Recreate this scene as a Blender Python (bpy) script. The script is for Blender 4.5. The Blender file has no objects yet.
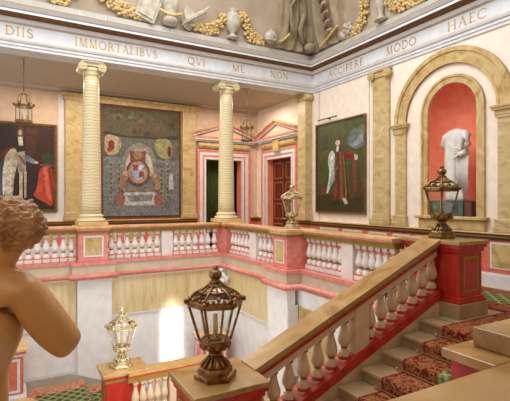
import bpy, bmesh, math, random
from mathutils import Vector, Matrix, noise
random.seed(7)
sc = bpy.context.scene
COL = sc.collection
PI = math.pi

# ------------------------------------------------------------------ materials
def lin(c):
    return tuple(((x/255)/12.92 if x/255 <= .04045 else ((x/255+.055)/1.055)**2.4) for x in c) + (1,)

def base_mat(name, rough=.5, metal=0, spec=.5):
    m = bpy.data.materials.new(name); m.use_nodes = True
    nt = m.node_tree; b = nt.nodes['Principled BSDF']
    b.inputs['Roughness'].default_value = rough
    b.inputs['Metallic'].default_value = metal
    b.inputs['Specular IOR Level'].default_value = spec
    return m, nt, b

def pos_vec(nt, scale=(1, 1, 1), rot=(0, 0, 0), obj=False):
    mp = nt.nodes.new('ShaderNodeMapping')
    mp.inputs['Scale'].default_value = scale; mp.inputs['Rotation'].default_value = rot
    if obj:
        t = nt.nodes.new('ShaderNodeTexCoord'); nt.links.new(t.outputs['Object'], mp.inputs['Vector'])
    else:
        g = nt.nodes.new('ShaderNodeNewGeometry'); nt.links.new(g.outputs['Position'], mp.inputs['Vector'])
    return mp.outputs['Vector']

def ramp(nt, fac, stops):
    r = nt.nodes.new('ShaderNodeValToRGB'); nt.links.new(fac, r.inputs['Fac'])
    cr = r.color_ramp
    cr.elements[0].position = stops[0][0]; cr.elements[0].color = lin(stops[0][1])
    cr.elements[1].position = stops[-1][0]; cr.elements[1].color = lin(stops[-1][1])
    for p, c in stops[1:-1]:
        e = cr.elements.new(p); e.color = lin(c)
    return r.outputs['Color']

def noisy(name, stops, scale=6, detail=4, rough=.5, metal=0, stretch=(1, 1, 1), rot=(0, 0, 0), dist=0, bump=0, spec=.5, obj=False):
    m, nt, b = base_mat(name, rough, metal, spec)
    n = nt.nodes.new('ShaderNodeTexNoise'); n.inputs['Scale'].default_value = scale
    n.inputs['Detail'].default_value = detail; n.inputs['Distortion'].default_value = dist
    nt.links.new(pos_vec(nt, stretch, rot, obj), n.inputs['Vector'])
    nt.links.new(ramp(nt, n.outputs['Fac'], stops), b.inputs['Base Color'])
    if bump:
        bp = nt.nodes.new('ShaderNodeBump'); bp.inputs['Strength'].default_value = bump; bp.inputs['Distance'].default_value = .01
        nt.links.new(n.outputs['Fac'], bp.inputs['Height']); nt.links.new(bp.outputs['Normal'], b.inputs['Normal'])
    return m

def wavy(name, stops, scale=6, dist=4, dscale=1.5, direction='Z', rough=.35, stretch=(1, 1, 1), rot=(0, 0, 0), detail=3, spec=.5):
    m, nt, b = base_mat(name, rough, 0, spec)
    w = nt.nodes.new('ShaderNodeTexWave'); w.bands_direction = direction
    w.inputs['Scale'].default_value = scale; w.inputs['Distortion'].default_value = dist
    w.inputs['Detail'].default_value = detail; w.inputs['Detail Scale'].default_value = dscale
    nt.links.new(pos_vec(nt, stretch, rot), w.inputs['Vector'])
    nt.links.new(ramp(nt, w.outputs['Fac'], stops), b.inputs['Base Color'])
    return m

def flat(name, c, rough=.6, metal=0, spec=.5):
    return noisy(name, [(.35, tuple(max(0, x-5) for x in c)), (.65, tuple(min(255, x+5) for x in c))], 5, 2, rough, metal, spec=spec)

M = {}
M['white'] = flat('white_plaster', (216, 214, 212), .6)
M['whitewall'] = flat('white_wall_paint', (228, 226, 222), .7)
M['entab'] = flat('stone_white_paint', (208, 209, 210), .55)
M['plinthgrey'] = flat('grey_stone_paint', (172, 168, 158), .6)
M['pinkwall'] = flat('pale_pink_wall_paint', (236, 220, 202), .7)
M['salmonwall'] = flat('warm_buff_wall_paint', (214, 186, 160), .7)
M['cove'] = noisy('painted_cove', [(.3, (158, 140, 120)), (.7, (182, 166, 146))], 1.2, 3, .8)
M['ceil'] = wavy('buff_ceiling_paint', [(0, (170, 158, 142)), (.6, (180, 168, 152)), (1, (188, 178, 162))], 2.2, 1.5, 1, 'Y', .8)
M['goldline'] = flat('gilt_line', (196, 152, 84), .4, .3)
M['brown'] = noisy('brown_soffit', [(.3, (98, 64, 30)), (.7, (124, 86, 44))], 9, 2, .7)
M['gold'] = noisy('gold_leaf', [(.25, (158, 126, 70)), (.5, (200, 170, 110)), (.8, (226, 204, 152))], 26, 3, .5, .1)
M['siena'] = noisy('siena_marble', [(.3, (158, 124, 68)), (.42, (184, 153, 98)), (.55, (195, 168, 113)), (.7, (206, 183, 132))], 1.6, 5, .3, 0, (1.6, 1.6, 1.1), (.5, .3, .4), 2.2)
M['pilaster'] = noisy('pilaster_marble', [(.3, (166, 139, 86)), (.44, (188, 163, 112)), (.6, (196, 173, 124)), (.75, (207, 188, 144))], 1.5, 4, .35, 0, (1.3, 1.3, 2.2), (.3, .2, 0), 2.6)
M['column'] = wavy('column_marble', [(0, (190, 170, 122)), (.15, (206, 189, 144)), (.6, (212, 197, 155)), (1, (220, 207, 170))], 4.2, 4.5, 1.4, 'Z', .3, (1, 1, 1.1))
M['panel'] = noisy('cream_panel_marble', [(.2, (186, 160, 106)), (.45, (208, 186, 136)), (.7, (220, 202, 158))], 2.2, 4, .35, 0, (5, 5, .7), (0, .1, 0), .6)
M['pink'] = noisy('pink_scagliola', [(.25, (200, 112, 98)), (.5, (215, 130, 115)), (.75, (227, 150, 136))], 9, 4, .4)
M['red'] = noisy('red_scagliola', [(.25, (146, 26, 16)), (.5, (174, 40, 26)), (.8, (194, 64, 44))], 7, 5, .3, 0, (2, 2, .6))
M['coral'] = noisy('coral_niche_paint', [(.25, (222, 118, 88)), (.5, (232, 130, 98)), (.8, (238, 148, 118))], 5, 5, .6)
M['dado'] = noisy('dado_red_marble', [(.25, (196, 96, 76)), (.5, (212, 112, 90)), (.8, (224, 132, 110))], 8, 4, .4)
M['olive'] = flat('olive_gilt', (146, 118, 44), .45, .15)
M['railtop'] = noisy('rail_top_marble', [(.25, (196, 150, 92)), (.5, (216, 178, 122)), (.75, (228, 200, 150))], 3, 4, .22, 0, (1, 1, 1), (0, 0, 0), 1.5)
M['railstone'] = noisy('tan_rail_marble', [(.3, (140, 104, 56)), (.45, (160, 123, 72)), (.6, (170, 134, 82)), (.75, (186, 154, 104))], 1.4, 5, .2, 0, (1, 1, 1.5), (.4, .2, .3), 2.4)
M['beige'] = flat('beige_band_paint', (196, 178, 152), .6)
M['balwhite'] = flat('baluster_white_paint', (222, 214, 206), .5)
M['balcream'] = noisy('baluster_cream_paint', [(.3, (198, 172, 138)), (.7, (214, 190, 158))], 6, 2, .45)
M['stairstone'] = noisy('stair_stone', [(.3, (146, 120, 84)), (.7, (172, 146, 106))], 3, 3, .4)
M['bronze'] = noisy('bronze_brown', [(.3, (92, 60, 28)), (.55, (136, 94, 48)), (.8, (190, 148, 92))], 16, 3, .32, .6)
M['brass'] = noisy('brass_gilt', [(.3, (150, 126, 86)), (.55, (198, 176, 134)), (.8, (230, 218, 190))], 16, 3, .25, .6)
M['ironbrass'] = noisy('dark_brass', [(.3, (88, 66, 34)), (.55, (128, 98, 52)), (.8, (176, 142, 88))], 16, 3, .35, .6)
M['candle'] = flat('candle_wax', (206, 180, 130), .5)
M['statue'] = noisy('white_statue_marble', [(.3, (196, 190, 180)), (.7, (222, 218, 210))], 4, 4, .5)
M['boy'] = noisy('warm_lit_marble', [(.25, (182, 138, 84)), (.55, (200, 154, 98)), (.8, (214, 172, 116))], 5, 4, .42, bump=.05)  # tan tone holds the warm lamplight that falls on the marble
M['hair'] = noisy('warm_lit_hair', [(.25, (140, 100, 64)), (.55, (178, 134, 92)), (.8, (206, 164, 122))], 14, 4, .6, bump=.3)  # hair of the same marble, lamp warmth mixed into the colour
M['drape'] = noisy('grisaille_drapery', [(.3, (134, 118, 92)), (.55, (158, 141, 114)), (.8, (182, 167, 140))], 4, 4, .8, 0, (1.5, 1.5, .5))
M['grisaille'] = noisy('grisaille_stone', [(.3, (154, 144, 126)), (.7, (192, 183, 166))], 7, 3, .7)
M['door'] = noisy('dark_red_door', [(.3, (84, 18, 14)), (.7, (112, 30, 22))], 8, 4, .4, 0, (3, 3, .6))
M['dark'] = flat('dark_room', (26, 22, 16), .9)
M['greencloth'] = noisy('green_curtain_cloth', [(.3, (44, 56, 14)), (.7, (76, 92, 28))], 6, 3, .85, 0, (5, 5, .6))
M['framewood'] = noisy('gilt_wood_frame', [(.3, (92, 62, 28)), (.7, (132, 94, 48))], 12, 3, .4, .2)
M['framedark'] = noisy('brown_border_frame', [(.3, (78, 44, 26)), (.7, (112, 68, 42))], 14, 3, .6)
M['black'] = flat('black_metal', (22, 20, 18), .4)
M['greenstone'] = noisy('green_plinth_stone', [(.3, (40, 62, 50)), (.7, (84, 104, 88))], 9, 4, .4)
M['maroonstone'] = noisy('maroon_stone', [(.3, (70, 34, 26)), (.7, (104, 58, 44))], 9, 4, .5)
M['brownrod'] = flat('brass_stair_rod', (196, 150, 92), .3, .7)

def glass_mat():
    m = bpy.data.materials.new('lantern_glass'); m.use_nodes = True; nt = m.node_tree; nt.nodes.clear()
    o = nt.nodes.new('ShaderNodeOutputMaterial'); mix = nt.nodes.new('ShaderNodeMixShader')
    t = nt.nodes.new('ShaderNodeBsdfTransparent'); t.inputs['Color'].default_value = (.97, .98, .98, 1)
    g = nt.nodes.new('ShaderNodeBsdfGlossy'); g.inputs['Roughness'].default_value = .04
    mix.inputs[0].default_value = .09
    nt.links.new(t.outputs[0], mix.inputs[1]); nt.links.new(g.outputs[0], mix.inputs[2])
    nt.links.new(mix.outputs[0], o.inputs[0]); return m
M['glass'] = glass_mat()

def carpet_green():
    m, nt, b = base_mat('green_trellis_carpet', .95, 0, .1)
    ws = []
    for rz in (PI/4, -PI/4):
        w = nt.nodes.new('ShaderNodeTexWave'); w.inputs['Scale'].default_value = 1.9; w.inputs['Distortion'].default_value = .8
        w.inputs['Detail Scale'].default_value = 3
        nt.links.new(pos_vec(nt, (1, 1, 0), (0, 0, rz)), w.inputs['Vector']); ws.append(w.outputs['Fac'])
    mx = nt.nodes.new('ShaderNodeMath'); mx.operation = 'MAXIMUM'
    nt.links.new(ws[0], mx.inputs[0]); nt.links.new(ws[1], mx.inputs[1])
    nt.links.new(ramp(nt, mx.outputs[0], [(0, (62, 66, 34)), (.72, (86, 92, 52)), (.9, (112, 114, 74)), (1, (150, 146, 104))]), b.inputs['Base Color'])
    return m
M['cgreen'] = carpet_green()
def carpet_border(name, dark, mid, light):
    m, nt, b = base_mat(name, .95, 0, .1)
    v = nt.nodes.new('ShaderNodeTexVoronoi'); v.inputs['Scale'].default_value = 9; v.feature = 'SMOOTH_F1'
    n = nt.nodes.new('ShaderNodeTexNoise'); n.inputs['Scale'].default_value = 11; n.inputs['Distortion'].default_value = 2.5
    p = pos_vec(nt); nt.links.new(p, v.inputs['Vector']); nt.links.new(p, n.inputs['Vector'])
    a = nt.nodes.new('ShaderNodeMath'); a.operation = 'MULTIPLY_ADD'; a.inputs[1].default_value = .55
    nt.links.new(v.outputs['Distance'], a.inputs[0]); nt.links.new(n.outputs['Fac'], a.inputs[2])
    nt.links.new(ramp(nt, a.outputs[0], [(.55, dark), (.66, mid), (.74, light), (.86, dark)]), b.inputs['Base Color'])
    return m
M['cred'] = carpet_border('red_floral_border_carpet', (98, 24, 16), (128, 60, 36), (160, 116, 72))
M['cpink'] = carpet_border('pink_floral_border_carpet', (150, 66, 48), (186, 112, 88), (206, 164, 128))
M['cedge'] = flat('carpet_red_edge', (116, 20, 16), .95)

def paint(c):
    k = 'paint_%d_%d_%d' % c
    if k not in M:
        M[k] = noisy(k.replace('paint', 'oil_paint'), [(.3, tuple(int(x*.66) for x in c)), (.5, tuple(int(x*.88) for x in c)), (.7, tuple(min(255, int(x*1.06)) for x in c))], 8, 6, .5, 0, (1, 1, 1), (0, 0, 0), 1.2)
    return M[k]

# ------------------------------------------------------------------ helpers
def tag(o, label=None, cat=None, group=None, kind=None):
    if label: o['label'] = label
    if cat: o['category'] = cat
    if group: o['group'] = group
    if kind: o['kind'] = kind
    return o

def empty(name, loc, label, cat, group=None, rz=0):
    o = bpy.data.objects.new(name, None); COL.objects.link(o)
    o.location = loc; o.rotation_euler = (0, 0, rz); o.empty_display_size = .1
    return tag(o, label, cat, group)

class MB:
    """collects shapes into one mesh; coordinates are world ones unless an offset is given"""
    def __init__(s, *mats):
        s.bm = bmesh.new(); s.mats = list(mats); s.smooth = False
    def face(s, vs, mi=0, sm=False):
        try:
            f = s.bm.faces.new(vs); f.material_index = mi; f.smooth = sm
        except ValueError: pass
    def box(s, x0, x1, y0, y1, z0, z1, mi=0):
        v = [s.bm.verts.new(p) for p in ((x0,y0,z0),(x1,y0,z0),(x1,y1,z0),(x0,y1,z0),(x0,y0,z1),(x1,y0,z1),(x1,y1,z1),(x0,y1,z1))]
        for q in ((3,2,1,0),(4,5,6,7),(0,1,5,4),(1,2,6,5),(2,3,7,6),(3,0,4,7)): s.face([v[i] for i in q], mi)
        return s
    def prism(s, pts, axis, a0, a1, mi=0):
        """pts: polygon in the two other axes (x: (y,z); y: (x,z); z: (x,y))"""
        def P(p, a): return {'x': (a, p[0], p[1]), 'y': (p[0], a, p[1]), 'z': (p[0], p[1], a)}[axis]
        A = [s.bm.verts.new(P(p, a0)) for p in pts]; B = [s.bm.verts.new(P(p, a1)) for p in pts]
        n = len(pts)
        for i in range(n): s.face([A[i], A[(i+1) % n], B[(i+1) % n], B[i]], mi)
        s.face(A[::-1], mi); s.face(B, mi); return s
    def lathe(s, prof, c=(0, 0, 0), n=16, mi=0, smooth=True, rot=0, cap=True, mis=None):
        rings = []
        for r, z in prof:
            rings.append([s.bm.verts.new((c[0]+r*math.cos(rot+2*PI*i/n), c[1]+r*math.sin(rot+2*PI*i/n), c[2]+z)) for i in range(n)])
        for k in range(len(rings)-1):
            m_ = mis[k] if mis else mi
            for i in range(n): s.face([rings[k][i], rings[k][(i+1) % n], rings[k+1][(i+1) % n], rings[k+1][i]], m_, smooth)
        if cap:
            s.face(rings[0][::-1], mis[0] if mis else mi); s.face(rings[-1], mis[-1] if mis else mi)
        return s
    def tube(s, pts, r, n=8, mi=0, smooth=True):
        pts = [Vector(p) for p in pts]; rs = r if isinstance(r, (list, tuple)) else [r]*len(pts)
        rings = []
        for k, p in enumerate(pts):
            t = (pts[min(k+1, len(pts)-1)]-pts[max(k-1, 0)]).normalized()
            u = t.cross(Vector((0, 0, 1)) if abs(t.z) < .9 else Vector((1, 0, 0))).normalized(); w = t.cross(u)
            rings.append([s.bm.verts.new(p+rs[k]*(u*math.cos(2*PI*i/n)+w*math.sin(2*PI*i/n))) for i in range(n)])
        for k in range(len(rings)-1):
            for i in range(n): s.face([rings[k][i], rings[k][(i+1) % n], rings[k+1][(i+1) % n], rings[k+1][i]], mi, smooth)
        s.face(rings[0][::-1], mi); s.face(rings[-1], mi); return s
    def ball(s, c, r, sub=2, mi=0, sq=(1, 1, 1), rot=None):
        g = bmesh.ops.create_icosphere(s.bm, subdivisions=sub, radius=1)
        for v in g['verts']:
            p = Vector((v.co.x*r*sq[0], v.co.y*r*sq[1], v.co.z*r*sq[2]))
            if rot: p = rot @ p
            v.co = p+Vector(c)
        for v in g['verts']:
            for f in v.link_faces: f.material_index = mi; f.smooth = True
        return s
    def build(s, name, parent=None, label=None, kind=None, origin=None, bevel=0):
        bmesh.ops.recalc_face_normals(s.bm, faces=s.bm.faces)
        me = bpy.data.meshes.new(name); 
        if parent is not None or origin is not None:
            o_ = Vector(origin) if origin is not None else parent_loc(parent)
            bmesh.ops.translate(s.bm, verts=s.bm.verts, vec=-o_)
        s.bm.to_mesh(me); s.bm.free()
        for m in s.mats: me.materials.append(m if not isinstance(m, str) else M[m])
        o = bpy.data.objects.new(name, me); COL.objects.link(o)
        if parent is not None: o.parent = parent
        elif origin is not None: o.location = origin
        if bevel:
            b = o.modifiers.new('Bevel', 'BEVEL'); b.width = bevel; b.segments = 2; b.limit_method = 'ANGLE'
        return tag(o, label, None, None, kind)

def parent_loc(p):
    v = Vector(p.location)
    while p.parent is not None:
        p = p.parent; v += Vector(p.location)
    return v

def part_copy(src, loc, parent):
    c = src.copy(); COL.objects.link(c); c.parent = parent; c.location = loc; return c

# ================================================================== SHELL
XB, YA, YG = 7.98, 10.6, 14.05        # wall with the niche, colonnade line, gallery back wall
XL, YN = -4.0, -3.2
E0, E1 = 4.91, 5.95                   # entablature
# floors
f = MB('stairstone').box(5.2, XB, -3.2, YG, -.17, 0).box(XL, 5.2, YA, YG, -.17, 0).build('floor', kind='structure')
MB('stairstone').box(XL, .55, YN, 2.3, -.17, 0).box(.55, 5.2, YN, .95, -.17, 0).build('floor', kind='structure')
LZ = -2.37
MB('stairstone').box(XL, 1.37, 4.6, YA, LZ-.2, LZ).box(1.37, 5.2, 4.6, 8.0, LZ-.2, LZ).build('floor', kind='structure')
HZ = -1.2
MB('stairstone').box(-1.2, 1.862, .95, 4.58, HZ-.2, HZ).build('floor', kind='structure')
GZ = LZ-.75
MB('stairstone').box(2.81, 5.2, 8.0, YA, GZ-.2, GZ).build('floor', kind='structure')

# wall with the niche (right): grid of strips round the arched niche and the doorway
NY, NR, NZ0, NZS = 5.83, .57, 1.33, 3.53
D2Y, D2H, DTOP = 12.5, .77, 3.1
w = MB('pinkwall')
def wq(m, y0, y1, z0, z1): m.face([m.bm.verts.new(p) for p in ((XB, y0, z0), (XB, y1, z0), (XB, y1, z1), (XB, y0, z1))])
TOPW = 5.95
wq(w, -3.2, NY-NR, 0, TOPW); wq(w, NY-NR, NY+NR, 0, NZ0)
wq(w, NY+NR, D2Y-D2H, 0, TOPW); wq(w, D2Y-D2H, D2Y+D2H, DTOP, TOPW); wq(w, D2Y+D2H, YG, 0, TOPW)
n = 24
for i in range(n):
    a0, a1 = PI*i/n, PI*(i+1)/n
    p = [(NY+NR*math.cos(a0), NZS+NR*math.sin(a0)), (NY+NR*math.cos(a1), NZS+NR*math.sin(a1))]
    w.face([w.bm.verts.new(q) for q in ((XB, p[0][0], p[0][1]), (XB, p[0][0], TOPW), (XB, p[1][0], TOPW), (XB, p[1][0], p[1][1]))])
wall_r = w.build('wall_right', kind='structure')
# niche hollow: half cylinder and quarter sphere
w = MB('coral'); rings = []
for j in range(13):
    a = PI*j/12; rings.append((NY-NR*math.cos(a), XB+.62*math.sin(a)))
lo = [w.bm.verts.new((x, y, NZ0)) for y, x in rings]; hi = [w.bm.verts.new((x, y, NZS)) for y, x in rings]
for j in range(12): w.face([lo[j], lo[j+1], hi[j+1], hi[j]], 0, True)
prev = hi
for k in range(1, 9):
    t = PI/2*k/8
    cur = [w.bm.verts.new((XB+(x-XB)*math.cos(t), NY+(y-NY)*math.cos(t), NZS+NR*math.sin(t))) for y, x in rings]
    for j in range(12): w.face([prev[j], prev[j+1], cur[j+1], cur[j]], 0, True)
    prev = cur
bmesh.ops.remove_doubles(w.bm, verts=w.bm.verts, dist=.0005)
w.face(lo[::-1])
w.build('wall_right', kind='structure')
# doorway reveal on the right wall (pink jambs) and the room behind the back doorway
MB('coral').box(XB, XB+.3, D2Y+D2H, D2Y+D2H+.03, 0, DTOP).box(XB, XB+.3, D2Y-D2H-.03, D2Y-D2H, 0, DTOP).box(XB, XB+.3, D2Y-D2H, D2Y+D2H, DTOP, DTOP+.03).build('trim_1', kind='structure')
D1X, D1H = 6.6, .7
w = MB('salmonwall')
def bq(m, x0, x1, z0, z1): m.face([m.bm.verts.new(p) for p in ((x0, YG, z0), (x1, YG, z0), (x1, YG, z1), (x0, YG, z1))])
bq(w, XL, D1X-D1H, 0, 5.05); bq(w, D1X-D1H, D1X+D1H, DTOP, 5.05); bq(w, D1X+D1H, XB, 0, 5.05)
w.build('wall_back', kind='structure')
MB('coral').box(D1X+D1H, D1X+D1H+.03, YG, YG+.35, 0, DTOP).box(D1X-D1H-.03, D1X-D1H, YG, YG+.35, 0, DTOP).box(D1X-D1H, D1X+D1H, YG, YG+.35, DTOP, DTOP+.03).build('trim_2', kind='structure')
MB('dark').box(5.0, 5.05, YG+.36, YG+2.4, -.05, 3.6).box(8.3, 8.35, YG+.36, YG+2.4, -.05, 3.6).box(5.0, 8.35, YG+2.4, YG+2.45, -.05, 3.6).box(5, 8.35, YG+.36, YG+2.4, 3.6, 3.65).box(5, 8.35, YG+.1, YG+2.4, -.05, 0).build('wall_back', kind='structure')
# gallery ceiling and its little cove
MB('ceil').box(XL, XB, 11.05, YG, 4.98, 5.05).build('ceiling', kind='structure')
MB('ceil').prism([(YG, 4.86), (YG, 4.98), (YG-.16, 4.98), (YG-.12, 4.93)], 'x', XL, XB).build('trim_3', kind='structure')
MB('ceil').box(XL, 5.1, YN, 1.25, 4.98, 5.05).build('ceiling', kind='structure')
MB('salmonwall').box(XL-.1, XL, YN, 3.0, -3.4, 5.05).build('wall_left', kind='structure')
MB('salmonwall').box(XL, XB, YN-.1, YN, -3.4, 5.95).build('wall_front', kind='structure')
# lower walls of the stairwell
MB('whitewall').box(XL, 5.2, YA, YA+.2, -3.6, -.17).build('wall_back', kind='structure')
MB('whitewall').box(4.97, 5.2, 7.4, YA, -3.6, -.17).build('wall_right', kind='structure')
MB('whitewall').box(5.06, 5.2, 4.9, 7.4, -3.6, -.17).build('wall_right', kind='structure')
MB('whitewall').box(5.2, 5.38, -3.2, 4.9, -3.6, -.17).build('wall_right', kind='structure')

# entablature: profile swept along the colonnade and round on to the right wall
segs = [((.0, 4.91), (.03, 4.91), 0), ((.03, 4.91), (.03, 4.975), 0), ((.03, 4.975), (.05, 4.98), 0), ((.05, 4.98), (.05, 5.04), 0), ((.05, 5.04), (.075, 5.05), 0),
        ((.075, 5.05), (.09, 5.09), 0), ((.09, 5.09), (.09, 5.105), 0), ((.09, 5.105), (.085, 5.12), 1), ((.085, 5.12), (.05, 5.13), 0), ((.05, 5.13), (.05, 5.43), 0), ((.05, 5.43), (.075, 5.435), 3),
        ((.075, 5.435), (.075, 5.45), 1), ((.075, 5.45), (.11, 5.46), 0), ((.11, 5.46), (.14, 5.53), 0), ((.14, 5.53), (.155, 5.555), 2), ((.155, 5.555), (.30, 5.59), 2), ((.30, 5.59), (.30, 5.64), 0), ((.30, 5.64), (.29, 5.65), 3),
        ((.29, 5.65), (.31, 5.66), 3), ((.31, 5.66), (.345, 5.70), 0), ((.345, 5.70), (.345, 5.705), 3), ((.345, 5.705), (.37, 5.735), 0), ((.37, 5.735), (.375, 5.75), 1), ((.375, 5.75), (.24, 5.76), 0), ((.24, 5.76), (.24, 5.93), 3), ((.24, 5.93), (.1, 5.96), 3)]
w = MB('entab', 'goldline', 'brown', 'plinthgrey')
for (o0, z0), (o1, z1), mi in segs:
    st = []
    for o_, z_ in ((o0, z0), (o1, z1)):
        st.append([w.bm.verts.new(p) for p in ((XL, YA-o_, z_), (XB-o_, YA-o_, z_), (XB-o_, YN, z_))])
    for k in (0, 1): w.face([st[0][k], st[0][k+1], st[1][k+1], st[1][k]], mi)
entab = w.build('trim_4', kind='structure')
MB('entab').box(XL, XB, YA, 11.05, 4.91, 5.95).build('trim_5', kind='structure')
# joints between the grey blocks of the blocking course
w = MB('entab')
for x in (-.55, 1.3, 1.85, 3.45, 4.25, 5.6): w.box(x, x+.012, YA-.243, YA-.23, 5.77, 5.925)
for y in (9.3, 8.0, 6.85, 5.6): w.box(XB-.243, XB-.23, y, y+.012, 5.77, 5.925)
w.build('trim_6', kind='structure')
# painted cove above
def cove_o(z):
    h = max(0, z-5.95); return .16+.22*h+.10*h*h
w = MB('cove'); prev = None
for k in range(15):
    z = 5.93+k*.19; o_ = cove_o(z)
    cur = [w.bm.verts.new(p) for p in ((XL, YA-o_, z), (XB-o_, YA-o_, z), (XB-o_, YN, z))]
    if prev:
        for i in (0, 1): w.face([prev[i], prev[i+1], cur[i+1], cur[i]], 0, False)
    prev = cur
w.build('wall_cove', kind='structure').name = 'ceiling'
ZT = 8.6
# flat rim of the upper ceiling round the skylight
w = MB('white'); xo, yo = XB-cove_o(ZT), YA-cove_o(ZT)
w.box(XL, xo, yo-.9, yo, ZT-.02, ZT+.1).box(xo-.9, xo, 1.2, yo-.9, ZT-.02, ZT+.1).box(XL, xo-.9, 1.2, 1.9, ZT-.02, ZT+.1).box(XL, XL+.9, 1.9, yo-.9, ZT-.02, ZT+.1)
w.build('ceiling', kind='structure')

# ------------------------------------------------------------------ inscription
def arc(cx, cy, rx, ry, a0, a1, n=12): return [(cx+rx*math.cos(math.radians(a0+(a1-a0)*i/n)), cy+ry*math.sin(math.radians(a0+(a1-a0)*i/n))) for i in range(n+1)]
TK, TN = .15, .075
def vs(x, y0=0, y1=1): return [([(x, y0), (x, y1)], TK), ([(x-.14, y0+.02), (x+.14, y0+.02)], .05), ([(x-.14, y1-.02), (x+.14, y1-.02)], .05)]
LET = {
 'D': (.85, vs(.15)+[([(.15, .97)]+arc(.36, .5, .42, .47, 90, -90)+[(.15, .03)], .1)]),
 'I': (.34, vs(.17)),
 'S': (.6, [(arc(.3, .74, .22, .23, 20, 270, 12)+arc(.3, .26, .24, .25, 90, -160, 12), .1)]),
 'M': (1.05, [([(.15, 0), (.2, 1)], TN), ([(.2, 1), (.52, .02)], TK), ([(.52, .02), (.85, 1)], TN), ([(.85, 1), (.9, 0)], TK), ([(.02, .02), (.28, .02)], .05), ([(.78, .02), (1.03, .02)], .05)]),
 'O': (.98, [(arc(.49, .5, .42, .47, 0, 360, 24), .11)]),
 'Q': (1.0, [(arc(.49, .5, .42, .47, 0, 360, 24), .11), ([(.5, .08), (.75, -.12), (1.05, -.2)], .1)]),
 'R': (.8, vs(.15)+[([(.15, .97)]+arc(.34, .74, .26, .23, 90, -90, 10)+[(.15, .51)], .09), ([(.36, .51), (.78, .02)], TK)]),
 'P': (.68, vs(.15)+[([(.15, .97)]+arc(.34, .72, .26, .25, 90, -90, 10)+[(.15, .47)], .09)]),
 'B': (.7, vs(.15)+[([(.15, .97)]+arc(.33, .75, .22, .22, 90, -90, 10)+[(.15, .53)], .09), ([(.33, .53)]+arc(.34, .28, .28, .25, 90, -90, 10)+[(.15, .03)], .09)]),
 'T': (.76, vs(.38)[:2]+[([(.04, .97), (.72, .97)], TN), ([(.05, .86), (.05, 1)], .05), ([(.71, .86), (.71, 1)], .05)]),
 'A': (.86, [([(.1, 0), (.43, 1)], TN), ([(.43, 1), (.76, 0)], TK), ([(.24, .37), (.62, .37)], .06), ([(0, .02), (.22, .02)], .05), ([(.62, .02), (.88, .02)], .05)]),
 'L': (.64, vs(.15)+[([(.15, .03), (.58, .03)], TN), ([(.58, 0), (.6, .2)], .05)]),
 'V': (.84, [([(.08, 1), (.42, 0)], TK), ([(.42, 0), (.76, 1)], TN), ([(-.04, .98), (.22, .98)], .05), ([(.64, .98), (.88, .98)], .05)]),
 'U': (.84, []),
 'E': (.62, vs(.15)+[([(.15, .97), (.54, .97)], TN), ([(.15, .52), (.46, .52)], .06), ([(.15, .03), (.58, .03)], TN), ([(.54, .84), (.54, 1)], .05), ([(.58, 0), (.58, .17)], .05)]),
 'N': (.94, [([(.16, 0), (.16, 1)], TN), ([(.16, .98), (.8, .02)], TK), ([(.8, 0), (.8, 1)], TN), ([(.02, .02), (.3, .02)], .05), ([(.66, .98), (.94, .98)], .05)]),
 'C': (.8, [(arc(.47, .5, .42, .47, 45, 315, 18), .1), ([(.77, .66), (.77, .9)], .05)]),
 'H': (.92, vs(.15)+vs(.77)+[([(.15, .52), (.77, .52)], .06)]),
}
def word(text, a0, a1, zbase, hgt, side):
    wd = sum(LET[c][0] for c in text); gap = .16; tot = wd+gap*(len(text)-1)
    span = abs(a1-a0); sx = span/tot
    m = MB('goldline'); x = 0
    for c in text:
        W, strokes = LET[c]
        for pl, th in strokes:
            for (xa, ya), (xb, yb) in zip(pl[:-1], pl[1:]):
                dx, dy = (xb-xa)*sx, (yb-ya)*hgt; L = math.hypot(dx, dy) or 1e-6
                t = th*hgt*.5; nx, ny = -dy/L*t, dx/L*t
                ex, ey = dx/L*t*.3, dy/L*t*.3
                q = [((x+xa)*sx+nx-ex, ya*hgt+ny-ey), ((x+xb)*sx+nx+ex, yb*hgt+ny+ey), ((x+xb)*sx-nx+ex, yb*hgt-ny+ey), ((x+xa)*sx-nx-ex, ya*hgt-ny-ey)]
                if side == 'A': pts = [(a0+u, YA-.054, zbase+v) for u, v in q]
                else: pts = [(XB-.054, a0-u, zbase+v) for u, v in q]
                m.face([m.bm.verts.new(p) for p in pts])
        x += W+gap
    o = m.build('inscription', parent=entab); return o
for t, a, b in (('DIIS', -.15, .38), ('IMMORTALIBVS', 1.22, 3.13), ('QVI', 3.93, 4.41), ('ME', 5.2, 5.6), ('NON', 6.42, 7.03)): word(t, a, b, 5.18, .19, 'A')
for t, a, b in (('ACCIPERE', 9.8, 8.38), ('MODO', 7.6, 6.7), ('HAEC', 5.9, 5.05)): word(t, a, b, 5.18, .19, 'B')

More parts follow.
